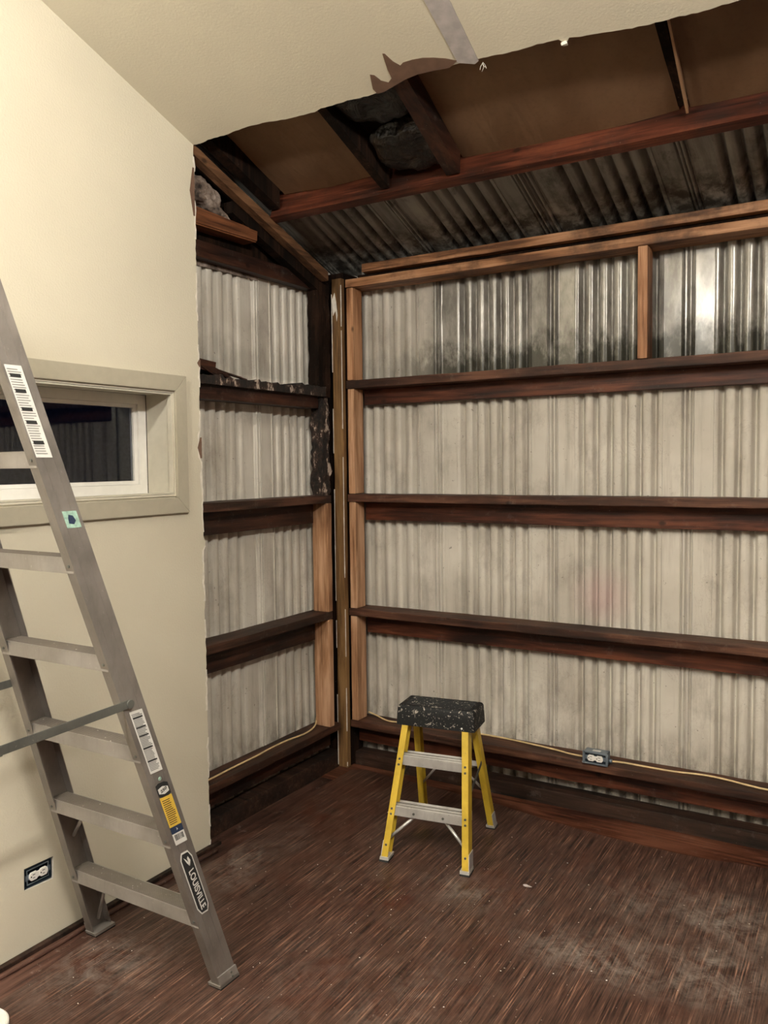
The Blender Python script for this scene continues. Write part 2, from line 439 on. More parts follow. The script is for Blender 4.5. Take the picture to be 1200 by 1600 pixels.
struct('floor_base', bm, M_plank, 'bare subfloor under the floor covering', 'floor')

# ---------------------------------------------------------------- left wall drywall
def poly_with_holes(outer, holes, x0, x1, mats):
    """slab parallel to the yz plane with holes, room face at x1"""
    bm = bmesh.new()
    def loop(pts, x): return [bm.verts.new((x, a, b)) for a, b in pts]
    for x in (x1, x0):
        es = []
        for L in [outer]+holes:
            vs = loop(L, x)
            es += [bm.edges.new((vs[i], vs[(i+1) % len(vs)])) for i in range(len(vs))]
        r = bmesh.ops.triangle_fill(bm, edges=es, use_beauty=True)
    for L in [outer]+holes:
        a = loop(L, x0); b = loop(L, x1); n = len(L)
        for i in range(n):
            f = bm.faces.new([a[i], a[(i+1) % n], b[(i+1) % n], b[i]]); f.material_index = 1
    bmesh.ops.remove_doubles(bm, verts=bm.verts, dist=1e-5)
    return bm
J = jag(150, .0065, 3.3)
edgeL = []
for i in range(151):
    z = .012+(2.872-.012)*i/150
    y = -1.064+J[i]
    if 1.62 < z < 1.74: y -= .010
    if 1.27 < z < 1.30: y += .012
    edgeL.append((y, z))
edgeL[0] = (-1.066, .012); edgeL[-1] = (-1.064, zc(-1.064))
outer = edgeL+[(-2.4, zc(-2.4)), (-6.4, zc(-2.4)), (-6.4, .012)]
win = [(-1.21, 1.482), (-1.21, 1.892), (-2.55, 1.892), (-2.55, 1.482)]
outl = [(-1.826, .206), (-1.822, .282), (-1.934, .284), (-1.936, .212)]
bm = poly_with_holes(outer, [win, outl], -.0127, 0, None)
struct('wall_left', bm, [M_wall, M_core], 'cream painted drywall with a torn right edge', 'wall')
# torn paper flakes along the broken edge
bm = bmesh.new()
J2 = jag(150, .012, 9.1)
for i in range(0, 148):
    z0, z1 = edgeL[i][1], edgeL[i+1][1]
    if noise.noise(Vector((i*.13, 5, 5))) < -.05: continue
    w0 = .004+abs(J2[i])*.9; w1 = .004+abs(J2[i+1])*.9
    vs = [bm.verts.new((.0012, edgeL[i][0]+.003, z0)), bm.verts.new((.0012, edgeL[i+1][0]+.003, z1)), bm.verts.new((.002, edgeL[i+1][0]-w1, z1)), bm.verts.new((.002, edgeL[i][0]-w0, z0))]
    bm.faces.new(vs)
bmesh.ops.remove_doubles(bm, verts=bm.verts, dist=.0004)
bmesh.ops.solidify(bm, geom=bm.faces[:], thickness=.0006)
struct('trim_9', bm, M_paper, 'torn pale paper edge of the left wall drywall', 'drywall edge')
bm = bmesh.new()
for yy, za, zb, ww in [(-1.066, 1.63, 1.715, .018), (-1.062, 2.0, 2.03, .012), (-1.072, 2.60, 2.79, .02)]:
    pts = [(.0022, yy+.006+.004*noise.noise(Vector((k, yy, 0))), za+(zb-za)*k/8) for k in range(9)]
    pts += [(.0022, yy-ww*(1-abs(k-4)/4.5)-.003*noise.noise(Vector((k*2, yy, 3))), za+(zb-za)*k/8) for k in range(8, -1, -1)]
    prism(bm, pts, (-.001, 0, 0))
struct('trim_8', bm, M_brownpaper, 'brown torn paper patches at the drywall edge', 'drywall edge')

# ---------------------------------------------------------------- ceiling drywall
N = 240; Jc = jag(N, .008, 1.7, 12)
cy_pts = [(0, -1.064), (.33, -1.075), (.61, -1.052), (.86, -1.075), (1.01, -1.095), (1.21, -1.083), (1.30, -1.078), (1.53, -1.066), (1.75, -1.04), (1.91, -1.034), (2.03, -1.031), (4.0, -1.03)]
def lerp_pts(P, x):
    for (a, b), (c, d) in zip(P, P[1:]):
        if a <= x <= c: return b+(d-b)*(x-a)/(c-a)
    return P[-1][1]
ced = []
for i in range(N+1):
    x = 3.95*i/N; y = lerp_pts(cy_pts, x)+Jc[i]*.8
    if 1.515 < x < 1.54: y += .02
    if .60 < x < 1.0: y += .008*math.sin(x*17)
    ced.append((x, y))
ced[0] = (0, -1.064)
bm = bmesh.new()
top = [bm.verts.new((x, y, zc(y))) for x, y in ced]
far = [bm.verts.new((x, -2.4, zc(-2.4))) for x, y in ced]
far2 = [bm.verts.new((x, -6.4, zc(-2.4))) for x, y in ced]
thk = Vector((0, .0044, .012))
topu = [bm.verts.new(v.co+thk) for v in top]; faru = [bm.verts.new(v.co+Vector((0, 0, .0127))) for v in far]
for i in range(N):
    bm.faces.new([top[i], top[i+1], far[i+1], far[i]])
    bm.faces.new([far[i], far[i+1], far2[i+1], far2[i]])
    f = bm.faces.new([top[i], topu[i], topu[i+1], top[i+1]]); f.material_index = 1
    f = bm.faces.new([topu[i], faru[i], faru[i+1], topu[i+1]]); f.material_index = 1
struct('ceiling', bm, [M_ceil, M_paper], 'sloped cream ceiling drywall with a torn edge', 'ceiling')
# bare joint strip on the ceiling
def on_ceil(x, y, off=-.0008): return (x, y, zc(y)+off)
bm = bmesh.new()
prism(bm, [on_ceil(1.185, -1.092), on_ceil(1.235, -1.070), on_ceil(1.252, -1.078), on_ceil(1.262, -1.30), on_ceil(1.262, -2.39), on_ceil(1.195, -2.39), on_ceil(1.19, -1.33)], (0, 0, -.0012))
tag(new_obj('joint_tape', bm, M_tape), 'lavender grey bare joint strip running across cream ceiling', 'joint tape')
bm = bmesh.new()
tp = [(.862, -1.062), (.858, -1.085), (.882, -1.142), (.895, -1.135), (.905, -1.108), (.925, -1.093), (.945, -1.105), (.95, -1.14), (.968, -1.203), (.975, -1.20), (.985, -1.165), (1.000, -1.142), (1.015, -1.150), (1.05, -1.150), (1.085, -1.146), (1.12, -1.135), (1.155, -1.12), (1.187, -1.100), (1.15, -1.082), (1.10, -1.088), (1.04, -1.092), (.99, -1.087), (.93, -1.072), (.89, -1.062)]
prism(bm, [on_ceil(x, y) for x, y in tp], (0, 0, -.0008))
tag(new_obj('torn_paper_patch', bm, M_brownpaper), 'spiky brown patch of torn ceiling paper beside the bare joint strip', 'torn paper')
for (x, y, s) in [(1.528, -1.058, .012), (1.262, -1.066, .016)]:
    bm = bmesh.new()
    if s < .014:
        add_box(bm, x-.008, x+.008, y-.004, y+.008, zc(y)-.011, zc(y)+.002, bev=.002)
        for v in bm.verts: v.co += noise.noise_vector(v.co*60)*.004
        lab, cat, nm = 'white crumb of gypsum hanging from the torn ceiling edge', 'gypsum crumb', 'gypsum_crumb'
    else:
        for k in range(4):
            a = k*1.7
            tube(bm, [(x, y, zc(y)), (x+.008*math.cos(a), y+.008*math.sin(a), zc(y)-.012), (x+.014*math.cos(a+.6), y+.012*math.sin(a), zc(y)-.022)], .0009, 5)
        lab, cat, nm = 'wisp of pale paper fibres hanging at the end of the joint strip', 'paper wisp', 'paper_wisp'
    tag(new_obj(nm, bm, M_paper), lab, cat)

M_unseen_dark = wood('bounce damping brown', ((.04, .026, .018), (.08, .052, .035), (.12, .082, .057)), 'z', seed=11)  # dark brown picked to cut bounce light from the unseen walls
# ---------------------------------------------------------------- rest of the room shell (behind the camera)
bm = bmesh.new(); add_box(bm, 3.95, 4.05, -6.45, .17, 0, 3.5); struct('wall_right', bm, M_unseen_dark)
bm = bmesh.new(); add_box(bm, -.05, 4.0, -6.5, -6.4, 0, 3.5); struct('wall_front', bm, M_unseen_dark)

# ---------------------------------------------------------------- corrugated sheets
def profile(s0, s1, seam, step=.0022):
    """depth (towards the room positive) at position s"""
    out = []
    n = int(round((s1-s0)/step))
    for i in range(n+1):
        s = s0+(s1-s0)*i/n
        q = (s-seam) % .6
        if q > .3: q -= .6
        a = abs(q)
        d = 0.0
        if a > .105:
            u = (q % .6-.105)/.065
            ph = u-math.floor(u)
            # broad crowns with narrow deep valleys between them
            t = max(0.0, 1-abs(ph-.5)/.27)
            t = t*t*(3-2*t)
            d = -.024*t+.0035*math.cos(2*math.pi*ph)
        else:
            if a < .027: d = .009*min(1, (.027-a)/.004)
            for c in (-.019, .0, .019):
                e = abs(q-c)
                if e < .006: d -= .014*(1-e/.006)
        out.append((s, d))
    return out
def sheet_back(x0, x1, z0, z1, seam):
    bm = bmesh.new(); P = profile(x0, x1, seam); rows = 34; R = []
    for j in range(rows+1):
        z = z0+(z1-z0)*j/rows
        R.append([bm.verts.new((s, .1435-d+.0022*noise.noise(Vector((s*5, z*2.3, 1)))+.0016*noise.noise(Vector((s*13, z*7, 5))), z)) for s, d in P])
    for A, B in zip(R, R[1:]):
        for i in range(len(P)-1): bm.faces.new([A[i], A[i+1], B[i+1], B[i]])
    return bm
struct('wall_back', sheet_back(-.15, 4.0, -.02, 2.66, .467), M_side, 'pale dirty corrugated metal siding of the back wall', 'wall', smooth=True, auto=1.0)
bm = bmesh.new(); P = profile(-1.16, .16, -.533); R = []
for j in range(33):
    z = -.02+2.9*j/32
    R.append([bm.verts.new((-.1435+d+.002*noise.noise(Vector((s*5, z*2.3, 7))), s, z)) for s, d in P])
for A, B in zip(R, R[1:]):
    for i in range(len(P)-1): bm.faces.new([A[i], A[i+1], B[i+1], B[i]])
struct('wall_left_siding', bm, M_sideL, 'beige corrugated siding of the left wall beside the corner', 'wall', smooth=True, auto=1.0)
# closing wall behind the left drywall (outside face), open at the window
bm = poly_with_holes([(-1.14, 0), (-1.14, 3.1), (-2.4, 3.5), (-6.4, 3.5), (-6.4, 0)], [[(-1.20, 1.47), (-1.20, 1.90), (-2.56, 1.90), (-2.56, 1.47)]], -.19, -.145, None)
struct('wall_left_outer', bm, [M_dark, M_dark])

# roof sheets between the seams
def zr(y, off=.138): return zc(y)+off
labels = ['dark corrugated roof sheet nearest the wall corner', 'mouldy corrugated roof sheet, second from the corner', 'grey corrugated roof sheet between the second and third seams', 'grey roof sheet at the far right above the header']
ys = [-3.2, -1.2, -.7, -.6, -.5, -.4, -.3, -.2, -.1, 0, .16]
seams = [-.15, .490, 1.127, 1.722, 3.95]
for k in range(4):
    bm = bmesh.new(); P = profile(seams[k]-(.004 if k else 0), seams[k+1]+.002, .49 if k < 1 else seams[k] if k < 3 else 1.722)
    R = [[bm.verts.new((s, y+d*-.33, zr(y)+.0008*(k % 2)-d*1.25+.002*noise.noise(Vector((s*6, y*5, 2))))) for s, d in P] for y in ys]
    for A, B in zip(R, R[1:]):
        for i in range(len(P)-1): bm.faces.new([A[i], B[i], B[i+1], A[i+1]])
    tag(new_obj('roof_sheet', bm, M_roof, smooth=True, auto=1.0), labels[k], 'roof sheet', 'corrugated roof sheets')
# upper roof over the flat part, closing the shell
bm = bmesh.new(); add_box(bm, -.15, 4.0, -6.45, -3.15, 3.6, 3.65); struct('ceiling_roof_deck', bm, M_dark)

# ---------------------------------------------------------------- wall girts (ledge + backing board)
def girt_back(z0, z1, zb, label, mt=None):
    e = empty('wall_girt', (2.0, .07, zb), label, 'wall girt', 'long girts of the back wall')
    new_obj('ledge', board(.008, 3.94, 0, .139, z0, z1, .0016, seed=z0*7), M_ledx, e)
    new_obj('backing_board', board(.056, 3.94, .099, .138, zb, z0-.0005, .0012, seed=z0*3), M_redx, e)
    return e
girt_back(1.987, 2.028, 1.906, 'dark red brown girt directly under the stained grey top row of the back wall')
girt_back(1.404, 1.443, 1.305, 'dark red brown girt crossing the middle of the back wall')
girt_back(.808, .845, .706, 'dusty red brown girt just above the yellow stool on the back wall')
e = empty('wall_girt', (2.0, .07, .13), 'lowest dark girt of the back wall carrying the cable and metal outlet box', 'wall girt', 'long girts of the back wall')
new_obj('ledge', board(.008, 3.94, 0, .139, .214, .250, .0016, seed=5), M_ledx, e)
new_obj('backing_board', board(.008, 3.94, .08, .138, .118, .2135, .0012, seed=6), M_redx, e)

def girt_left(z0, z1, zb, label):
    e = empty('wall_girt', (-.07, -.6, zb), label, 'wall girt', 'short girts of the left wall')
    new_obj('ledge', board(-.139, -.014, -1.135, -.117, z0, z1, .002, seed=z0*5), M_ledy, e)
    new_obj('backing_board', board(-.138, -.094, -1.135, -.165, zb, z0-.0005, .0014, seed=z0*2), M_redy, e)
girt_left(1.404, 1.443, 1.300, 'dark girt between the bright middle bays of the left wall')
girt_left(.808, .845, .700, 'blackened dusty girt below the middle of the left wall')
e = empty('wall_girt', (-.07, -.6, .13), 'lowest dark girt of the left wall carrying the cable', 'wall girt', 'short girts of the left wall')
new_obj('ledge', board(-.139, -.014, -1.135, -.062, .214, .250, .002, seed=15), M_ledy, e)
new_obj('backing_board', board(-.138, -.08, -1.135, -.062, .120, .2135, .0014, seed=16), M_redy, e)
# broken girt, second from the top
e = empty('wall_girt', (-.07, -.6, 1.88), 'rotten broken girt high on the left wall with a splintered top', 'wall girt', 'short girts of the left wall')
new_obj('backing_board', board(-.138, -.05, -1.135, -.165, 1.880, 1.945, .002, seed=21), M_redy, e)
bm = bmesh.new(); n = 90; a = []
for i in range(n+1):
    y = -1.13+(1.13-.14)*i/n
    top_ = 1.975+.012*noise.noise(Vector((y*9, 1, 1)))+.016*noise.noise(Vector((y*37, 1, 4)))
    if y > -.35: top_ += .012
    a.append((-.02, y, top_))
a += [(-.02, -.14, 1.940), (-.02, -1.13, 1.940)]
prism(bm, a, (-.115, 0, 0))
tag(new_obj('splintered_edge', bm, M_rot, e), 'crumbling black rotten top edge', None)
bm = bmesh.new()
prism(bm, [(-.03, -1.12, 2.045), (-.03, -1.02, 2.040), (-.03, -.925, 2.035), (-.03, -.93, 2.012), (-.03, -.87, 1.998), (-.03, -.80, 1.965), (-.03, -.9, 1.985), (-.03, -1.0, 2.000), (-.03, -1.12, 1.998)], (-.105, 0, 0))
for v in bm.verts: v.co += noise.noise_vector(v.co*30)*.004
new_obj('broken_ledge', bm, M_redy, e)
bm = bmesh.new()
for k in range(7):
    y0 = -1.08+k*.035
    bar(bm, (-.03-.01*k, y0, 2.035-.004*k), (-.028, y0+.13, 1.985+rnd.uniform(-.01, .01)), (0, 0, .003), (.006, 0, 0))
new_obj('splinter', bm, M_redy, e)

# ---------------------------------------------------------------- corner posts and studs
bm = board(-.053, .004, -.028, .002, 0, 2.545, .0016, bev=.002, seed=3)
e = tag(new_obj('corner_post', bm, M_ochz), 'tall narrow ochre brown post standing in the wall corner', 'post')
cpl = e.location.copy()
bm = bmesh.new()
for sx in (-.054, .0035):
    for i in range(120):
        z = 2.5*i/120+.01; wdt = .0012+.0022*max(0, noise.noise(Vector((z*16, sx*90, 2))))
        if noise.noise(Vector((z*5, sx*50, 9))) < -.12: continue
        add_box(bm, sx-wdt, sx+wdt, -.0305, -.027, z, z+.0215)
tag(new_obj('caulk_line', bm, M_paper, e), None, None, kind='stuff')
bm = bmesh.new()
pp = [(-.052, -.0305, 2.44), (-.035, -.0305, 2.475), (-.026, -.0305, 2.43), (-.018, -.0305, 2.36), (-.024, -.0305, 2.33), (-.03, -.0305, 2.385), (-.046, -.0305, 2.36)]
prism(bm, pp, (0, .002, 0))
tag(new_obj('flaked_paint', bm, M_paper, e), 'pale flaked paint near the post top', None)
tag(new_obj('back_post', board(-.137, -.002, .004, .136, 0, 2.58, .002, seed=8), M_dark), 'blackened square post hidden behind the ochre corner post', 'post')
# right-hand blocks between girts
for z0, z1, m, lab in [(.252, .806, M_lgtz, 'light wood stud block right of the corner post, lowest of its column'), (.847, 1.402, M_lgtz, 'light wood stud block right of the corner post, second from the bottom'),
                       (1.445, 1.985, M_lgtz, 'light wood stud block right of the corner post, third from the bottom'), (2.030, 2.498, M_orgz, 'orange wood stud block right of the corner post, topmost under the header')]:
    tag(new_obj('wall_stud', board(.014, .053, .004, .092, z0, z1, .0013, bev=.004, seed=z0*9), m), lab, 'stud', 'stud blocks beside the corner post')
for z0, z1, lab in [(.252, .806, 'light wood stud block left of the corner post, lowest of its column'), (.847, 1.402, 'light wood stud block left of the corner post, above the dusty girt')]:
    tag(new_obj('wall_stud', board(-.105, -.012, -.158, -.119, z0, z1, .0013, bev=.004, seed=z0*11), M_lgtz), lab, 'stud', 'stud blocks beside the corner post')
tag(new_obj('wall_stud', rough_board(-.105, -.035, -.158, -.095, 1.446, 1.935, .011, seed=4), M_rot), 'crumbling rotten stud left of the corner post with pale fungus', 'stud', 'rotten studs left of the corner post')
tag(new_obj('wall_stud', rough_board(-.115, -.05, -.155, -.06, 1.94, 2.52, .006, seed=14), M_dark), 'black rotten stud left of the corner post under the rafter foot', 'stud', 'rotten studs left of the corner post')

# header of the back wall
e = empty('header_plate', (2.0, .07, 2.5), 'orange wood header along the top of the back wall', 'header beam')
new_obj('lower_plate', board(.012, 3.94, 0, .138, 2.500, 2.541, .0016, seed=31), M_orgx, e)
new_obj('upper_plate', board(.112, 3.94, .0, .060, 2.566, 2.607, .0016, seed=32), M_orgx, e)
new_obj('gap_shade_board', board(.06, 3.94, .045, .10, 2.5415, 2.5655, .001, seed=33), M_dark, e)  # black board added to stand for the shade between the plates
tag(new_obj('wall_stud', board(1.487, 1.528, .002, .092, 2.030, 2.4985, .0013, bev=.003, seed=34), M_orgz), 'short orange wood stud under the header near the bright glare patch', 'stud')

# bottom plates and bare planks at the wall feet
tag(new_obj('bottom_plate', board(.0, 3.94, .050, .138, -.006, .066, .002, seed=41), M_plate), 'blackened bottom plate at the foot of the back wall', 'bottom plate')
tag(new_obj('bottom_plate', board(-.138, -.055, -1.135, .0, -.006, .078, .002, seed=42), M_plate), 'blackened bottom plate at the foot of the left wall siding', 'bottom plate')
tag(new_obj('bare_plank', board(-.054, 3.94, -.19, .049, -.012, -.0015, .0008, seed=43), M_plank), 'bare reddish plank on the floor along the back wall', 'plank')
tag(new_obj('bare_plank', board(-.054, .16, -3.2, -.195, -.012, -.0015, .0008, seed=44), M_planky), 'bare dark plank strip on the floor along the left wall', 'plank')
bm = bmesh.new()     # beaded strip left at the foot of the left drywall
pts = []
for i in range(60):
    y = -3.2+(3.2-1.08)*i/59; pts.append((.052+.006*noise.noise(Vector((y*6, 0, 0))), y, .004+.003*noise.noise(Vector((y*9, 1, 0)))))
tube(bm, pts, .007, 6)
tag(new_obj('floor_bead', bm, M_planky), 'thin raised wooden bead on the floor along the foot of the left drywall', 'floor bead')
bm = board(.002, .022, -3.2, -1.02, -.003, .013, .001, seed=45)
tag(new_obj('base_batten', bm, M_plate), 'low dark batten at the foot of the left drywall', 'batten')

# ---------------------------------------------------------------- roof framing
NV = Vector((0, .3345, .9424))
def slab_along_slope(x0, x1, y0, y1, off0, off1, skew=0.0):
    """board running down the slope between y0 and y1; off = vertical offset from the ceiling plane"""
    bm = bmesh.new(); n = 14; R = []
    for i in range(n+1):
        y = y0+(y1-y0)*i/n; sx = skew*i/n
        R.append([bm.verts.new(Vector((x+sx, y, zc(y)+o))+noise.noise_vector(Vector((x*9, y*9, o*9)))*.0015) for x, o in ((x0, off0), (x1, off0), (x1, off1), (x0, off1))])
    for A, B in zip(R, R[1:]):
        for k in range(4): bm.faces.new([A[k], A[(k+1) % 4], B[(k+1) % 4], B[k]])
    bm.faces.new(R[0][::-1]); bm.faces.new(R[-1])
    return bm
bm = bmesh.new()
y0 = -.585; z0 = zc(y0)+.002
c0 = Vector((0, y0, z0)); al = Vector((0, .9424, -.3345))*.043; upv = NV*.128
xs = [.0+3.94*i/60 for i in range(61)]; R = []
for x in xs:
    R.append([bm.verts.new(Vector((x, 0, 0))+c0+a+b+noise.noise_vector(Vector((x*3, i, 2)))*.002) for i, (a, b) in enumerate(((Vector(), Vector()), (al, Vector()), (al, upv), (Vector(), upv)))])
for A, B in zip(R, R[1:]):
    for k in range(4): bm.faces.new([A[k], A[(k+1) % 4], B[(k+1) % 4], B[k]])
bm.faces.new(R[0]); bm.faces.new(R[-1][::-1])
bmesh.ops.bevel(bm, geom=[e_ for e_ in bm.edges if e_.is_manifold and e_.calc_face_angle(0) > 1.2], offset=.004, segments=2, affect='EDGES')
tag(new_obj('roof_purlin', bm, M_beam), 'long dark red brown purlin crossing under the roof', 'roof beam')
tag(new_obj('roof_block', slab_along_slope(.590, .628, -1.9, -.590, .020, .125, -.0), M_dark), 'thin blackened rafter left of the dark open bay', 'rafter')
tag(new_obj('roof_block', slab_along_slope(.975, 1.035, -1.9, -.590, .018, .125, -.085), M_redy), 'dark red brown rafter right of the dark open bay', 'rafter')
def kraft(x0, x1, lab, off=.112):
    bm = bmesh.new(); R = []; ny, nx = 20, 30
    for j in range(ny+1):
        y = -1.9+(1.9-.555)*j/ny
        R.append([bm.verts.new((x0+(x1-x0)*i/nx, y, zc(y)+off-.012*math.sin(math.pi*i/nx)+.006*noise.noise(Vector((x0+(x1-x0)*i/nx*4, y*5, 1))))) for i in range(nx+1)])
    for A, B in zip(R, R[1:]):
        for i in range(nx): bm.faces.new([A[i], A[i+1], B[i+1], B[i]])
    bmesh.ops.solidify(bm, geom=bm.faces[:], thickness=-.008)
    tag(new_obj('insulation_board', bm, M_kraft, smooth=True, auto=.8), lab, 'insulation board', 'kraft faced insulation boards')
tag(new_obj('roof_block', slab_along_slope(.004, .06, -1.9, -.590, .03, .125), M_dark), 'added black board for the shaded gap between the light brown gable rafter and the first brown insulation board', 'rafter')  # black filler put in for the shade of the gap
kraft(.062, .588, 'brown kraft faced insulation board left of the dark bay')
kraft(.945, 1.765, 'brown kraft faced insulation board right of the dark bay', .10)
kraft(1.80, 3.9, 'brown kraft faced insulation board at the far right under the roof', .10)
tag(new_obj('roof_block', slab_along_slope(1.768, 1.797, -2.0, -.590, .085, .125), M_dark), 'thin dark rafter edge in the gap between two brown insulation boards', 'rafter')
# fold of loose facing by the seam
bm = bmesh.new()
bar(bm, (1.815, -1.00, zc(-1.0)+.075), (1.80, -.60, zc(-.6)+.06), (.004, 0, 0), (0, 0, .012), .0)
for v in bm.verts: v.co += noise.noise_vector(v.co*12)*.004
tag(new_obj('paper_fold', bm, M_kraft), 'loose brown paper fold hanging beside the gap between insulation boards', 'paper fold')
# blackened batts in the open bay
for k, (yc, xc, sx, sy, sz, lab) in enumerate([(-1.00, .79, .14, .13, .040, 'blackened crumpled insulation batt by the torn ceiling edge'), (-.70, .79, .135, .10, .036, 'dirty brown insulation batt resting by the purlin in the dark bay')]):
    bm = bmesh.new(); bmesh.ops.create_icosphere(bm, subdivisions=5, radius=1)
    for v in bm.verts:
        d = v.co.copy(); v.co = Vector((max(-1, min(1, d.x*1.25))*sx, max(-1, min(1, d.y*1.25))*sy, max(-1, min(1, d.z*1.3))*sz))
        v.co += noise.noise_vector(v.co*16+Vector((k*3, 0, 0)))*.014+noise.noise_vector(v.co*45)*.005
        v.co += Vector((xc, yc, zc(yc)+.085-SL*v.co.y))
    tag(new_obj('insulation_batt', bm, M_bag, smooth=True), lab, 'insulation batt', 'blackened batts in the open bay')
bm = bmesh.new(); prism(bm, [(.63, -1.9, zc(-1.9)+.128), (.98, -1.9, zc(-1.9)+.128), (.98, -.55, zc(-.55)+.128), (.63, -.55, zc(-.55)+.128)], (0, 0, .004))
tag(new_obj('roof_felt', bm, M_dark), 'black felt behind the batts in the dark open bay', 'roof felt')

# gable end of the left wall
bm = bmesh.new()
for (x0, x1, o0, o1, mi) in [(-.045, -.002, -.034, .008, 0)]:
    R = []
    for i in range(26):
        y = -1.075+(1.075-.13)*i/25
        R.append([bm.verts.new(Vector((x, y, zc(y)+o))+noise.noise_vector(Vector((x*9, y*7, o*9)))*.0018) for x, o in ((x0, o0), (x1, o0), (x1, o1), (x0, o1))])
    for A, B in zip(R, R[1:]):
        for k in range(4): bm.faces.new([A[k], A[(k+1) % 4], B[(k+1) % 4], B[k]])
    bm.faces.new(R[0][::-1]); bm.faces.new(R[-1])
tag(new_obj('gable_rafter', bm, M_raft), 'light brown sloping rafter edge above the left wall opening with a blackened rafter behind', 'rafter')
gr_ = COL.objects['gable_rafter']
bm = bmesh.new(); R = []
for i in range(26):
    y = -.78+(.78-.06)*i/25
    R.append([bm.verts.new((x, y, zc(y)+o)) for x, o in ((-.10, -.085), (-.05, -.085), (-.05, -.036), (-.10, -.036))])
for A, B in zip(R, R[1:]):
    for k in range(4): bm.faces.new([A[k], A[(k+1) % 4], B[(k+1) % 4], B[k]])
bm.faces.new(R[0][::-1]); bm.faces.new(R[-1])
tag(new_obj('backing_rafter', bm, M_dark, gr_), 'blackened rafter behind', None)
# ledger of the left wall, dark
tag(new_obj('gable_ledger', board(-.139, -.085, -1.135, -.05, 2.475, 2.545, .002, seed=51), M_redy), 'dark board along the top of the left wall siding', 'ledger')
bm = bmesh.new(); n = 40
a = [(-.1345, -1.12+.60*i/n, 2.476) for i in range(n+1)]+[(-.1345, -1.12+.60*i/n, 2.452+.007*noise.noise(Vector((i*.9, 4, 1)))+.006*(i/n)) for i in range(n, -1, -1)]
prism(bm, a, (.002, 0, 0))
tag(new_obj('torn_paper_strip', bm, M_insul), 'ragged grey paper strip stapled under the dark ledger of the left wall', 'paper strip')
bm = bmesh.new()
hexa(bm, [(-.13, -1.135, 2.588), (-.045, -1.135, 2.588), (-.045, -.62, 2.600), (-.13, -.62, 2.600), (-.13, -1.135, 2.668), (-.045, -1.135, 2.668), (-.045, -.615, 2.655), (-.13, -.615, 2.655)], .006)
tag(new_obj('blocking_board', bm, wood('orange brown block', ((.05, .018, .008), (.15, .055, .022), (.24, .10, .045)), 'y', seed=3.9)), 'orange brown wooden block in the gable under the torn insulation', 'wood block')
for k, (yc, zc_, sy, sz, sx) in enumerate([(-.985, 2.765, .15, .038, .035), (-.94, 2.702, .16, .020, .045)]):
    bm = bmesh.new(); bmesh.ops.create_icosphere(bm, subdivisions=5, radius=1)
    for v in bm.verts:
        d = v.co.copy(); v.co = Vector((d.x*sx, max(-1, min(1, d.y*1.2))*sy, max(-1, min(1, d.z*1.2))*sz))
        v.co += noise.noise_vector(v.co*14+Vector((k*7, 0, 0)))*.015+noise.noise_vector(v.co*50)*.007
        v.co += Vector((-.085, yc, zc_-.25*v.co.y))
    tag(new_obj('insulation_batt', bm, M_insul, smooth=True), ['torn tan insulation roll in the gable beside the drywall edge', 'shredded grey insulation lying on the orange brown gable block'][k], 'insulation batt', 'torn batts in the gable')
bm = bmesh.new(); prism(bm, [(-.137, -1.135, 2.546), (-.137, -1.135, 3.0), (-.137, .0, 2.60), (-.137, .0, 2.546)], (.006, 0, 0))
tag(new_obj('gable_felt', bm, M_dark), 'black sheathing behind the torn gable insulation', 'sheathing')

# ---------------------------------------------------------------- window
bm = bmesh.new()
def yzframe(bm, y0, y1, z0, z1, wy, wz, x0, x1, bev=.001):
    """y0<y1"""
    add_box(bm, x0, x1, y0, y1, z0, z0+wz, bev); add_box(bm, x0, x1, y0, y1, z1-wz, z1, bev)
    add_box(bm, x0, x1, y0, y0+wy, z0+wz, z1-wz, bev); add_box(bm, x0, x1, y1-wy, y1, z0+wz, z1-wz, bev)
def mitre(bm, y0, y1, z0, z1, w, x0, x1, bev=.002):
    o = [(y0, z0), (y1, z0), (y1, z1), (y0, z1)]; i_ = [(y0+w, z0+w), (y1-w, z0+w), (y1-w, z1-w), (y0+w, z1-w)]
    for k in range(4):
        a, b, c, d = o[k], o[(k+1) % 4], i_[(k+1) % 4], i_[k]
        hexa(bm, [(x0, *a), (x0, *b), (x0, *c), (x0, *d), (x1, *a), (x1, *b), (x1, *c), (x1, *d)], bev)
mitre(bm, -2.612, -1.152, 1.414, 1.954, .062, .0, .017)
struct('trim_1', bm, M_trim, 'flat greige casing around the small window', 'window trim')
bm = bmesh.new()
t_ = .008
add_box(bm, -.142, .006, -2.55, -1.21, 1.892-t_, 1.892); add_box(bm, -.142, .006, -2.55, -1.21, 1.482, 1.482+t_)
add_box(bm, -.142, .006, -1.21-t_, -1.21, 1.482+t_, 1.892-t_); add_box(bm, -.142, .006, -2.55, -2.55+t_, 1.482+t_, 1.892-t_)
yzframe(bm, -2.54, -1.219, 1.491, 1.883, .006, .006, -.020, .003)
struct('trim_2', bm, M_jamb, 'deep pale jamb lining of the small window', 'window jamb')
bm = bmesh.new()
yzframe(bm, -2.54, -1.2185, 1.4905, 1.8835, .040, .038, -.185, -.145)
wf = struct('window_1', bm, M_vinyl, 'small white framed sliding window showing dark blue night', 'window')
bm = bmesh.new(); yzframe(bm, -2.50, -1.2590, 1.529, 1.845, .016, .014, -.178, -.155); add_box(bm, -.178, -.155, -1.93, -1.89, 1.543, 1.831, .001)
new_obj('window_frame', bm, M_vinyl, wf)
bm = bmesh.new(); add_box(bm, -.170, -.166, -2.484, -1.275, 1.543, 1.831); new_obj('pane', bm, M_glass, wf)
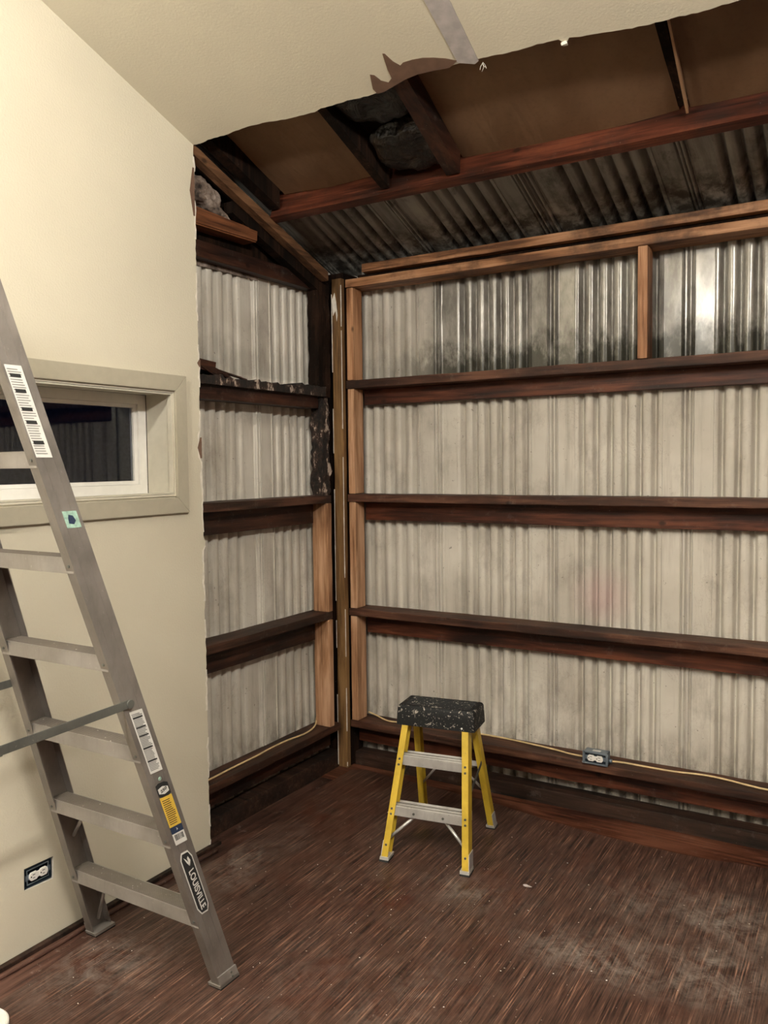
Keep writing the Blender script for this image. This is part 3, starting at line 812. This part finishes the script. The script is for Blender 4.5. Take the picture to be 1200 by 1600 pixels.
# dark neighbour outside: a night-blue wall with an eave seen through the glass
bm = bmesh.new(); add_box(bm, -3.2, -3.1, -6, 6, -.5, 2.25); add_box(bm, -3.2, -2.6, -6, 6, 2.25, 2.5)
tag(new_obj('neighbour_wall', bm, plain('night siding', (.20, .22, .26), .8)), 'dim wall standing outside beyond the window in the night', 'wall')

# ---------------------------------------------------------------- outlets
def receptacle(parent, M4, length=.068, w=.034):
    """duplex receptacle laid along local x, facing local -y; M4 places it"""
    bm = bmesh.new()
    for cx in (-.0185, .0185):
        pts = []
        for i in range(20):
            a = 2*math.pi*i/20; x = .0165*math.cos(a); z = max(-.0135, min(.0135, .0168*math.sin(a)))
            pts.append((cx+x, -.004, z))
        prism(bm, pts, (0, .006, 0))
    add_box(bm, -.008, .008, -.0025, .002, -.009, .009)
    bm.transform(M4); r = new_obj('receptacle', bm, M_plug, parent)
    bm = bmesh.new()
    for cx in (-.0185, .0185):
        add_box(bm, cx-.0055, cx+.0045, -.0046, -.0035, .0045, .0065); add_box(bm, cx-.0045, cx+.0035, -.0046, -.0035, -.0065, -.0045)
        disc(bm, (cx-.0105 if cx < 0 else cx-.0105, -.0046, 0), (0, 1, 0), .0025, .001, 10)
    bm.transform(M4); new_obj('slot', bm, M_slot, r)
    bm = bmesh.new()
    add_box(bm, -.048, .048, .002, .0035, -.009, .009)
    bm.transform(M4); new_obj('mounting_strap', bm, M_galv, parent)
e = empty('electrical_outlet', (1.318, .03, .252), 'metal electrical box with white outlet on the lowest back girt', 'electrical outlet')
bm = bmesh.new(); x0, x1, za, zb, ya, yb = 1.266, 1.370, .252, .306, -.012, .040
add_box(bm, x0, x1, yb-.002, yb, za, zb); add_box(bm, x0, x1, ya, yb, za, za+.002); add_box(bm, x0, x1, ya, yb, zb-.002, zb)
add_box(bm, x0, x0+.002, ya, yb, za, zb); add_box(bm, x1-.002, x1, ya, yb, za, zb)
add_box(bm, x0-.005, x1+.005, ya-.002, ya, za-.001, za+.006, .0008); add_box(bm, x0-.005, x1+.005, ya-.002, ya, zb-.006, zb+.002, .0008)
add_box(bm, x0-.005, x0+.005, ya-.002, ya, za, zb, .0008); add_box(bm, x1-.005, x1+.005, ya-.002, ya, za, zb, .0008)
new_obj('metal_box', bm, M_galv, e)
bm = bmesh.new(); add_box(bm, x0+.003, x1-.003, .0, .004, za+.003, zb-.003); new_obj('box_interior', bm, M_boxin, e)
bm = bmesh.new(); add_box(bm, 1.300, 1.335, .005, .024, zb, zb+.0008); tag(new_obj('box_label', bm, M_white, e), 'small pale sticker on box top', None)
receptacle(e, Matrix.Translation((1.318, -.010, .279)))
for a_, b_ in ((x0-.014, x0+.001), (x1-.001, x1+.014)):
    bm = bmesh.new(); tube(bm, [(a_, .02, .268), (b_, .02, .268)], .009, 10); new_obj('cable_clamp', bm, M_galv, e)
for a_, b_ in ((x0-.004, .256), (x1+.003, .300)):
    bm = bmesh.new(); disc(bm, (a_, -.0145, b_), (0, 1, 0), .004, .003, 8); new_obj('box_screw', bm, M_galv, e)
# outlet in the left drywall
e = empty('electrical_outlet', (-.02, -1.879, .21), 'uncovered white outlet in a dark box cut low into cream drywall', 'electrical outlet')
bm = bmesh.new(); add_box(bm, -.06, -.056, -1.932, -1.826, .212, .280)
add_box(bm, -.056, -.004, -1.932, -1.829, .212, .215); add_box(bm, -.056, -.004, -1.932, -1.829, .276, .279)
add_box(bm, -.056, -.004, -1.932, -1.929, .215, .276); add_box(bm, -.056, -.004, -1.831, -1.828, .215, .276)
new_obj('metal_box', bm, M_boxin, e)
bm = bmesh.new(); yzframe(bm, -1.922, -1.838, .221, .272, .003, .003, -.007, -.004, 0); new_obj('box_rim', bm, M_galv, e)
bm = bmesh.new(); add_box(bm, -.024, -.020, -1.92, -1.84, .224, .269); new_obj('box_interior', bm, M_boxin, e)
receptacle(e, Matrix.Translation((-.004, -1.879, .246)) @ Matrix.Rotation(math.pi/2, 4, 'Z') @ Matrix.Rotation(0, 4, 'X'))

# cables
def cable(pts, lab, r=.0042):
    bm = bmesh.new(); tube(bm, smooth_path(pts), r, 8); tag(new_obj('electric_cable', bm, M_cable), lab, 'cable', 'cream cables on the lowest girts')
g = .2555
cable([(.056, .10, .275), (.10, .105, .262), (.19, .07, g), (.268, .075, g), (.5, .10, g), (.804, .112, g), (1.078, .080, g), (1.18, .045, .260), (1.2515, .02, .268)], 'cream cable on the back girt left of the metal outlet box')
cable([(1.3845, .02, .268), (1.43, .045, .262), (1.50, .062, g), (1.631, .062, g), (1.75, .082, g), (1.837, .078, g), (1.95, .052, g), (2.05, .045, g), (2.4, .07, g), (3.2, .06, g)], 'cream cable on the back girt right of the metal outlet box')
cable([(-.06, -1.13, g), (-.060, -.987, g), (-.066, -.85, g), (-.069, -.679, g), (-.078, -.55, g), (-.076, -.429, g), (-.062, -.30, g), (-.080, -.20, .262), (-.12, -.13, .28)], 'cream cable lying on the lowest left girt')

# ---------------------------------------------------------------- tall aluminium step ladder
lad = empty('step_ladder', (.385, -2.4, 0), 'tall aluminium step ladder with stickers in front of cream wall', 'ladder')
HT = 2.20; DX = .066; DY = .31; WD = .078
def PR(side, z, u=0.0, inset=0.0):
    """point on a front rail: side +1 right, -1 left; u across the web 0..1; inset towards the middle"""
    x = .385+side*(.303-DX*z-inset)
    return Vector((x, -1.757-DY*z+u*WD, z))
TH = .003; FL = .032
for side in (1, -1):
    bm = bmesh.new()
    def q(z, u0, u1, i0, i1):
        return [PR(side, z, u0, i0), PR(side, z, u1, i0), PR(side, z, u1, i1), PR(side, z, u0, i1)]
    for (u0, u1, i0, i1) in [(0, 1, 0, TH), (0, .045, TH, FL), (.955, 1, TH, FL)]:
        hexa(bm, q(.012, u0, u1, i0, i1)+q(HT, u0, u1, i0, i1))
    rail = new_obj('side_rail', bm, M_alu, lad)
    # raised ribs along the web
    bm = bmesh.new()
    for u in (.30, .70):
        hexa(bm, [PR(side, z, uu, ii) for z in (.06, HT) for uu, ii in ((u-.012, -.0008), (u+.012, -.0008), (u+.012, .001), (u-.012, .001))])
    new_obj('web_rib', bm, M_alu, rail)
    # shoe
    bm = bmesh.new()
    hexa(bm, [PR(side, z, uu, ii) for z in (.006, .046) for uu, ii in ((.0, -.004), (1.04, -.004), (1.04, .0), (.0, .0))])
    hexa(bm, [PR(side, z, uu, ii) for z in (.006, .016) for uu, ii in ((-.05, -.004), (1.06, -.004), (1.06, .045), (-.05, .045))])
    ft = new_obj('foot', bm, M_lip, lad)
    bm = bmesh.new(); hexa(bm, [PR(side, z, uu, ii) for z in (.0, .0058) for uu, ii in ((-.03, -.002), (1.04, -.002), (1.04, .043), (-.03, .043))])
    new_obj('rubber_pad', bm, M_rub, ft)
    for zz in (.020, .034):
        bm = bmesh.new(); disc(bm, PR(side, zz, .7, -.004), (side, 0, 0), .0035, .0022, 10); new_obj('rivet', bm, M_bar, ft)
for k in range(7):
    z = .265+.275*k                      # top of step front edge
    if z > HT-.15: break
    bm = bmesh.new()
    def sp(side, y, zz): return Vector((.385+side*(.303-DX*zz-TH-.001), y, zz))
    yn = -1.757-DY*(z-.021)+.0045; yf = yn+.066
    # channel: front lip and back lip, with the ribbed tread on top
    for (ya, yb, za, zb) in [(yn, yf, z-.003, z), (yn, yn+.003, z-.042, z-.003), (yf-.003, yf, z-.042, z-.003)]:
        hexa(bm, [sp(-1, ya, za), sp(1, ya, za), sp(1, yb, za), sp(-1, yb, za), sp(-1, ya, zb), sp(1, ya, zb), sp(1, yb, zb), sp(-1, yb, zb)], .0006)
    st = new_obj('step', bm, M_lip, lad)
    bm = bmesh.new()
    ya, yb = yn+.003, yf-.003
    L = [(ya, z-.0005), (yb, z-.0005)]
    for j in range(9, -1, -1):
        y = ya+.004+j*(yb-ya-.008)/9
        L += [(y+.0022, z+.0006), (y+.0012, z+.0016), (y-.0012, z+.0016), (y-.0022, z+.0006)]
    a_ = [sp(-1, y, q_) for y, q_ in L]; wv = sp(1, 0, z)-sp(-1, 0, z)
    prism(bm, a_, wv)
    new_obj('tread', bm, M_tread, st)
    for side in (-1, 1):
        bm = bmesh.new(); c = PR(side, z-.022, .0, .016); disc(bm, c+Vector((0, -.0002, 0)), (0, -1, 0), .004, .0028, 10)
        new_obj('rivet', bm, M_bar, st)
# knee braces
bm_list = []
for side in (1, -1):
    bm = bmesh.new(); tube(bm, [PR(side, .235, .6, .12), PR(side, .045, .6, .012)], .006, 8); new_obj('knee_brace', bm, M_stalu, lad)
    bm = bmesh.new(); tube(bm, [PR(side, .50, .6, .11), PR(side, .385, .6, .012)], .0055, 8); new_obj('knee_brace', bm, M_stalu, lad)
# top cap and rear section
bm = bmesh.new(); yc = -1.757-DY*HT
add_box(bm, .385-.20, .385+.20, yc-.12, yc+.10, HT-.03, HT+.03, .006); new_obj('top_cap', bm, M_alu, lad)
def RR(side, z, u=0, inset=0):
    x = .385+side*(.275-.055*z-inset); return Vector((x, yc-.06-.36*(HT-z)-u*.045, z))
for side in (1, -1):
    bm = bmesh.new()
    for (u0, u1, i0, i1) in [(0, 1, 0, TH), (0, .07, TH, .022), (.93, 1, TH, .022)]:
        hexa(bm, [RR(side, z, uu, ii) for z in (.01, HT) for uu, ii in ((u0, i0), (u1, i0), (u1, i1), (u0, i1))])
    new_obj('rear_rail', bm, M_alu, lad)
    bm = bmesh.new(); hexa(bm, [RR(side, z, uu, ii) for z in (0, .035) for uu, ii in ((-.1, -.003), (1.1, -.003), (1.1, .024), (-.1, .024))]); new_obj('rear_foot', bm, M_rub, lad)
for zz in (.35, .95, 1.55):
    bm = bmesh.new(); bar(bm, RR(-1, zz, .5, .003), RR(1, zz, .5, .003), (0, .002, 0), (0, 0, .014)); new_obj('rear_crossbar', bm, M_alu, lad)
for side in (1, -1):
    a = PR(side, .950, .30, -.006); b = RR(side, .93, .5, -.006); mid = a.lerp(b, .5)
    mid = Vector((a.x+(b.x-a.x)*.4, -2.44, .936))
    bm = bmesh.new(); bar(bm, a, mid, (.0015, 0, 0), (0, 0, .012), .001)
    sb = new_obj('spreader_bar', bm, M_bar, lad)
    bm = bmesh.new(); bar(bm, mid+Vector((side*.004, .03, 0)), b+Vector((side*.004, 0, 0)), (.0015, 0, 0), (0, 0, .012), .001)
    new_obj('spreader_bar', bm, M_bar, lad)
    bm = bmesh.new(); disc(bm, a+Vector((side*.001, 0, 0)), (side, 0, 0), .012, .004, 16); new_obj('pivot_bolt', bm, M_bar, sb)
    bm = bmesh.new(); disc(bm, mid+Vector((side*.001, 0, 0)), (side, 0, 0), .007, .007, 12); new_obj('pivot_bolt', bm, M_bar, sb)
# stickers on the outer web of the right rail
def stick(name, z0, z1, u0, u1, mat, eps=.0012, label=None, cham=0.0, parent=None):
    bm = bmesh.new()
    if cham:
        cz = cham*(z1-z0); cu = cham*1.4*(u1-u0)*1.6
        L = [(z0, u0+cu), (z0, u1-cu), (z0+cz, u1), (z1-cz, u1), (z1, u1-cu), (z1, u0+cu), (z1-cz, u0), (z0+cz, u0)]
    else: L = [(z0, u0), (z0, u1), (z1, u1), (z1, u0)]
    prism(bm, [PR(1, z, u, -eps) for z, u in L], (-.0006, 0, 0))
    o = new_obj(name, bm, mat, parent or lad)
    if label: o['label'] = label
    return o
def lines(parent, name, z0, z1, u0, u1, n, mat, duty=.45, eps=.0016, seed=1):
    r = random.Random(seed); bm = bmesh.new()
    for i in range(n):
        zz = z1-(z1-z0)*(i+.5)/n; h = (z1-z0)/n*duty/2; e_ = u0+(u1-u0)*r.uniform(.72, 1.0)
        prism(bm, [PR(1, z, u, -eps) for z, u in ((zz-h, u0), (zz-h, e_), (zz+h, e_), (zz+h, u0))], (-.0003, 0, 0))
    return new_obj(name, bm, mat, parent)
def heads(parent, zs, u0, u1, mat, h=.0045, eps=.0018):
    bm = bmesh.new()
    for z in zs: prism(bm, [PR(1, zz, u, -eps) for zz, u in ((z-h, u0), (z-h, u1), (z+h, u1), (z+h, u0))], (-.0003, 0, 0))
    return tag(new_obj('printed_heading', bm, mat, parent), None, None, kind='stuff')
s = stick('warning_sticker', 1.625, 1.850, .06, .66, M_white, label='upper white warning sticker')
lines(s, 'fine_print', 1.632, 1.843, .10, .60, 34, M_inkg, .38); heads(s, (1.825, 1.788, 1.744, 1.712, 1.662), .14, .52, M_ink)
s = stick('warning_sticker', .735, .925, .20, .78, M_white, label='lower white warning sticker')
lines(s, 'fine_print', .742, .918, .25, .73, 40, M_inkg, .62); heads(s, (.905, .876, .85, .812, .772), .26, .70, M_ink, .002)
s = stick('mint_sticker', 1.443, 1.487, .30, .86, M_green, label='worn mint green square sticker')
bm = bmesh.new(); prism(bm, [PR(1, z, u, -.0018) for z, u in ((1.455, .42), (1.452, .6), (1.462, .72), (1.475, .66), (1.478, .5), (1.468, .44))], (-.0003, 0, 0)); new_obj('faded_mark', bm, M_navy, s)
bm = bmesh.new(); disc(bm, PR(1, .712, .52, -.0005), (1, 0, 0), .0055, .0012, 14); new_obj('mint_dot', bm, M_green, lad)
s = stick('rating_sticker', .655, .700, .22, .80, M_ink, label='black rating sticker reading 250', cham=.12)
sb_ = stick('rating_window', .664, .688, .27, .75, M_white, .0017, cham=.2, parent=s)
s2 = stick('capacity_sticker', .560, .656, .22, .80, M_stY, label='yellow duty rating sticker')
lines(s2, 'fine_print', .566, .648, .28, .74, 13, M_ink, .35, seed=4)
s3 = stick('code_sticker', .538, .560, .22, .80, M_navy, label='navy band of rating sticker')
bm = bmesh.new(); prism(bm, [PR(1, z, u, -.0018) for z, u in ((.545, .48), (.549, .56), (.555, .48), (.549, .51))], (-.0003, 0, 0)); new_obj('arrow_mark', bm, M_white, s3)
s4 = stick('barcode_sticker', .502, .538, .22, .80, M_white, label='white barcode sticker')
bm = bmesh.new(); r_ = random.Random(5); u = .30
while u < .72:
    w_ = r_.choice((.01, .02, .03)); prism(bm, [PR(1, z, uu, -.0018) for z, uu in ((.516, u), (.516, u+w_), (.534, u+w_), (.534, u))], (-.0003, 0, 0)); u += w_+r_.choice((.015, .02, .035))
new_obj('barcode', bm, M_ink, s4)
s5 = stick('brand_plate', .262, .472, .18, .78, M_white, .0012, 'black maker plate with white border reading LOUISVILLE', cham=.10)
s6 = stick('plate_field', .267, .467, .225, .735, M_ink, .0017, cham=.095, parent=s5)
bm = bmesh.new()
for L in ([(.455, .34), (.436, .42), (.424, .50), (.436, .50), (.448, .42)], [(.455, .56), (.440, .62), (.424, .52), (.436, .50), (.450, .50)]):
    prism(bm, [PR(1, z, u, -.0022) for z, u in L], (-.0003, 0, 0))
new_obj('maker_logo', bm, M_white, s5)
def text(body, size, z, u, mat, parent, name, sx=1.0, along=True, bold=.0):
    cu = bpy.data.curves.new(name, 'FONT'); cu.body = body; cu.size = size; cu.align_x = 'CENTER'; cu.align_y = 'CENTER'
    cu.offset = bold
    to = bpy.data.objects.new(name, cu); COL.objects.link(to)
    dg = bpy.context.evaluated_depsgraph_get(); dg.update()
    me = bpy.data.meshes.new_from_object(to.evaluated_get(dg)); bpy.data.objects.remove(to)
    xa = -(PR(1, 1)-PR(1, 0)).normalized(); ya = Vector((0, 1, 0)); ya = (ya-xa*ya.dot(xa)).normalized()
    if not along: xa, ya = Vector((0, 1, 0)), (PR(1, 1)-PR(1, 0)).normalized(); xa = (xa-ya*xa.dot(ya)).normalized()
    na = xa.cross(ya)
    m = Matrix((xa, ya, na)).transposed().to_4x4(); m.translation = PR(1, z, u, -.0024)
    me.transform(m @ Matrix.Diagonal((sx, 1, 1, 1)))
    me.materials.append(mat)
    o = bpy.data.objects.new(name, me); COL.objects.link(o); o.parent = parent
    o.matrix_parent_inverse = (parent.matrix_parent_inverse @ Matrix()) if False else Matrix.Translation(-lad.location)
    return o
def fix_sub(o, top):                      # sub-parts: their parents already sit at the world origin frame
    o.matrix_parent_inverse = Matrix.Identity(4)
o = text('LOUISVILLE', .0285, .345, .48, M_white, s5, 'brand_lettering', .97, bold=.0007); fix_sub(o, lad)
o = text('250', .0125, .677, .51, M_ink, s, 'rating_number', 1.3, along=False, bold=.0004); fix_sub(o, lad)

# ---------------------------------------------------------------- yellow step stool
C0 = Vector((.829, -.555, 0)); UA = Vector((.9877, .1564, 0)); DA = Vector((-.1564, .9877, 0))
sto = empty('step_stool', C0, 'small yellow step stool with paint splattered black top on the floor', 'step stool')
def W(u, d, z): return C0+UA*u+DA*d+Vector((0, 0, z))
def FR(side, z, uu=0.0, inset=0.0):      # front rail, uu across depth 0..1
    return W(side*(.184-.045*z/.56-inset), -.232+.160*z/.56+uu*.050, z)
def BR(side, z, uu=0.0, inset=0.0):
    return W(side*(.172-.035*z/.56-inset), .250-.185*z/.56-uu*.042, z)
for fn, nm, zt in ((FR, 'front_rail', .575), (BR, 'rear_rail', .575)):
    for side in (1, -1):
        bm = bmesh.new()
        for (u0, u1, i0, i1) in [(0, 1, 0, .004), (0, .09, .004, .027), (.91, 1, .004, .027)]:
            hexa(bm, [fn(side, z, uu, ii) for z in (.012, zt-.0) for uu, ii in ((u0, i0), (u1, i0), (u1, i1), (u0, i1))], .0006)
        r = new_obj(nm, bm, M_yel, sto)
        bm = bmesh.new()
        hexa(bm, [fn(side, z, uu, ii) for z in (.008, .075) for uu, ii in ((-.0, -.003), (1.08, -.003), (1.08, .0), (-.0, .0))])
        hexa(bm, [fn(side, z, uu, ii) for z in (.007, .018) for uu, ii in ((-.1, -.004), (1.1, -.004), (1.1, .034), (-.1, .034))])
        f_ = new_obj('foot', bm, M_stalu, sto)
        bm = bmesh.new(); hexa(bm, [fn(side, z, uu, ii) for z in (0, .0068) for uu, ii in ((-.12, -.005), (1.1, -.005), (1.1, .035), (-.12, .035))])
        new_obj('rubber_pad', bm, M_rub, f_)
        if fn is FR:
            for zz in (.388, .366, .198, .178, .062):
                bm = bmesh.new(); disc(bm, FR(side, zz, 0, .013)+DA*.001, -DA, .0048, .003, 10); new_obj('rivet', bm, M_bar, r)
for z in (.400, .207):
    bm = bmesh.new()
    d0 = -.232+.160*(z-.019)/.56+.0065; d1 = d0+.070
    hw = .184-.045*z/.56-.005
    for (da, db, za, zb) in [(d0, d1, z-.003, z), (d0, d0+.003, z-.038, z-.003), (d1-.003, d1, z-.038, z-.003)]:
        hexa(bm, [W(-hw, da, za), W(hw, da, za), W(hw, db, za), W(-hw, db, za), W(-hw, da, zb), W(hw, da, zb), W(hw, db, zb), W(-hw, db, zb)], .0006)
    for j in range(8):
        d = d0+.008+j*(.054/7)
        hexa(bm, [W(-hw, d-.0016, z-.0005), W(hw, d-.0016, z-.0005), W(hw, d+.0016, z-.0005), W(-hw, d+.0016, z-.0005), W(-hw, d-.001, z+.0016), W(hw, d-.001, z+.0016), W(hw, d+.001, z+.0016), W(-hw, d+.001, z+.0016)])
    s_t = new_obj('step', bm, M_stalu, sto)
    bm = bmesh.new()
    for da, db in ((.012, .019), (.034, .046)):
        hexa(bm, [W(-hw, d0+da, z), W(hw, d0+da, z), W(hw, d0+db, z), W(-hw, d0+db, z), W(-hw, d0+da, z+.0012), W(hw, d0+da, z+.0012), W(hw, d0+db, z+.0012), W(-hw, d0+db, z+.0012)])
    new_obj('dark_tread_strip', bm, M_tread, s_t)  # darker strips laid along the tread
    if z < .3:
        for u in (-.062, .062):
            bm = bmesh.new(); disc(bm, W(u, d0-.0002, z-.02), -DA, .0050, .003, 10); new_obj('rivet', bm, M_bar, s_t)
# top: hollow rounded cap with skirt
bm = bmesh.new()
for (hw, d0, d1, z0, z1) in [(.164, -.078, .078, .534, .588), (.157, -.071, .071, .5875, .601)]:
    pass
L0 = [(.168, .084, .518), (.166, .081, .560), (.164, .078, .590), (.161, .075, .5965), (.157, .071, .600)]
rings = []
for (hu, hd, z) in L0:
    ring = []
    rr = .007
    for (cx, cy, a0) in ((hu-rr, hd-rr, 0), (-hu+rr, hd-rr, 90), (-hu+rr, -hd+rr, 180), (hu-rr, -hd+rr, 270)):
        for k in range(5):
            a = math.radians(a0+k*22.5); ring.append(bm.verts.new(W(cx+rr*math.cos(a), cy+rr*math.sin(a), z)))
    rings.append(ring)
for A, B in zip(rings, rings[1:]):
    for i in range(20): bm.faces.new([A[i], A[(i+1) % 20], B[(i+1) % 20], B[i]])
bm.faces.new(rings[-1]); bm.faces.new(rings[0][::-1])
cap = new_obj('top_cap', bm, M_blk, sto, smooth=True, auto=.6)
bm = bmesh.new()
for j in range(9):
    d = -.052+j*.013
    hexa(bm, [W(-.14, d-.003, .5995), W(.14, d-.003, .5995), W(.14, d+.003, .5995), W(-.14, d+.003, .5995), W(-.139, d-.002, .6025), W(.139, d-.002, .6025), W(.139, d+.002, .6025), W(-.139, d+.002, .6025)])
new_obj('tread_ridge', bm, M_blk, cap)
bm = bmesh.new()
add = [(.115, -.0825, .530)]
for u, d, z in add: disc(bm, W(u, d, z), -DA, .004, .0015, 10)
new_obj('white_screw', bm, M_white, cap)
# braces
for side in (1, -1):
    bm = bmesh.new(); tube(bm, [W(side*.06, -.150, .172), FR(side, .075, .5, .010)], .0065, 8); new_obj('front_brace', bm, M_stalu, sto)
    bm = bmesh.new(); tube(bm, [W(side*.045, .115, .300), BR(side, .17, .5, .010)], .0055, 8); new_obj('rear_brace', bm, M_stalu, sto)
    a = FR(side, .275, .85, .006); b = BR(side, .335, .6, .006)
    bm = bmesh.new(); bar(bm, a, b, UA*.0015, (0, 0, .009), .0006); new_obj('spreader_bar', bm, M_bar, sto)
bm = bmesh.new()
for z in (.315,): bar(bm, BR(-1, z, .5, .004), BR(1, z, .5, .004), DA*.002, (0, 0, .011))
new_obj('rear_crossbar', bm, M_stalu, sto)

# ---------------------------------------------------------------- small things on the floor
bm = bmesh.new()
r_ = random.Random(11)
for i in range(170):
    x, y = r_.uniform(.15, 2.4), r_.uniform(-2.4, -.12)
    if i < 60: x, y = r_.gauss(1.0, .35), r_.gauss(-.9, .35)
    s_ = r_.choice((.0007, .0009, .0011, .0013, .0018))
    if x < .13 or y > -.2: continue
    bmesh.ops.create_icosphere(bm, subdivisions=1, radius=s_, matrix=Matrix.Translation((x, y, s_*.3)) @ Matrix.Rotation(r_.random()*6, 4, 'Z') @ Matrix.Diagonal((1.6, 1, .5, 1)))
tag(new_obj('plaster_crumbs', bm, M_white), 'scattered white plaster crumbs on the brown floor', 'crumbs', kind='stuff')
bm = bmesh.new(); bmesh.ops.create_icosphere(bm, subdivisions=2, radius=.012, matrix=Matrix.Translation((1.27, -.71, .002)) @ Matrix.Diagonal((1.6, .5, .25, 1)))
for v in bm.verts: v.co += noise.noise_vector(v.co*60)*.003
tag(new_obj('plaster_chip', bm, M_tape), 'flat grey plaster chip on the floor right of the stool', 'plaster chip')
bm = bmesh.new()
tube(bm, smooth_path([(.475, -.41, .004), (.50, -.36, .010), (.545, -.33, .006), (.60, -.335, .004), (.63, -.30, .004)]), .0013, 5)
tag(new_obj('plastic_strand', bm, M_white), 'thin pale strand lying on the floor left of the stool', 'strand')
bm = bmesh.new()
prof = [(0, .0), (.082, .0), (.088, .004), (.088, .018), (.084, .021), (.078, .016), (.0, .014)]
rings = [[bm.verts.new((r*math.cos(a*math.pi/24), r*math.sin(a*math.pi/24), z)) for a in range(48)] for r, z in prof[1:-1]]
for A, B in zip(rings, rings[1:]):
    for i in range(48): bm.faces.new([A[i], A[(i+1) % 48], B[(i+1) % 48], B[i]])
bm.faces.new(rings[0][::-1]); bm.faces.new(rings[-1])
bm.transform(Matrix.Translation((.214, -2.253, .0)))
tag(new_obj('plastic_lid', bm, M_vinyl, smooth=True, auto=.5), 'white round plastic dish on the floor at the far lower left', 'lid')  # plastic lid lying flat, with a low rim

# ---------------------------------------------------------------- ceiling lamps out of view, the right one added for brightness
for x, y, st in LAMPS:
    e = empty('ceiling_lamp', (x, y, LAMP_Z), 'long white lamp hanging below the ceiling ' + ('over the middle of the room' if x < 2 else 'added out of view to brighten the right side'), 'ceiling lamp', 'long ceiling lamps')
    bm = bmesh.new(); add_box(bm, x-.03, x+.03, y-.62, y+.62, LAMP_Z+.022, LAMP_Z+.06, .005); new_obj('housing', bm, M_vinyl, e)
    bm = bmesh.new(); tube(bm, [(x, y-.6, LAMP_Z-.045), (x, y+.6, LAMP_Z-.045)], .062, 20); new_obj('diffuser', bm, mk_emit(st), e)
    for s in (-.5, .5):
        bm = bmesh.new(); tube(bm, [(x, y+s, LAMP_Z+.06), (x, y+s, 3.345)], .006, 8); new_obj('hanger_rod', bm, M_bar, e)
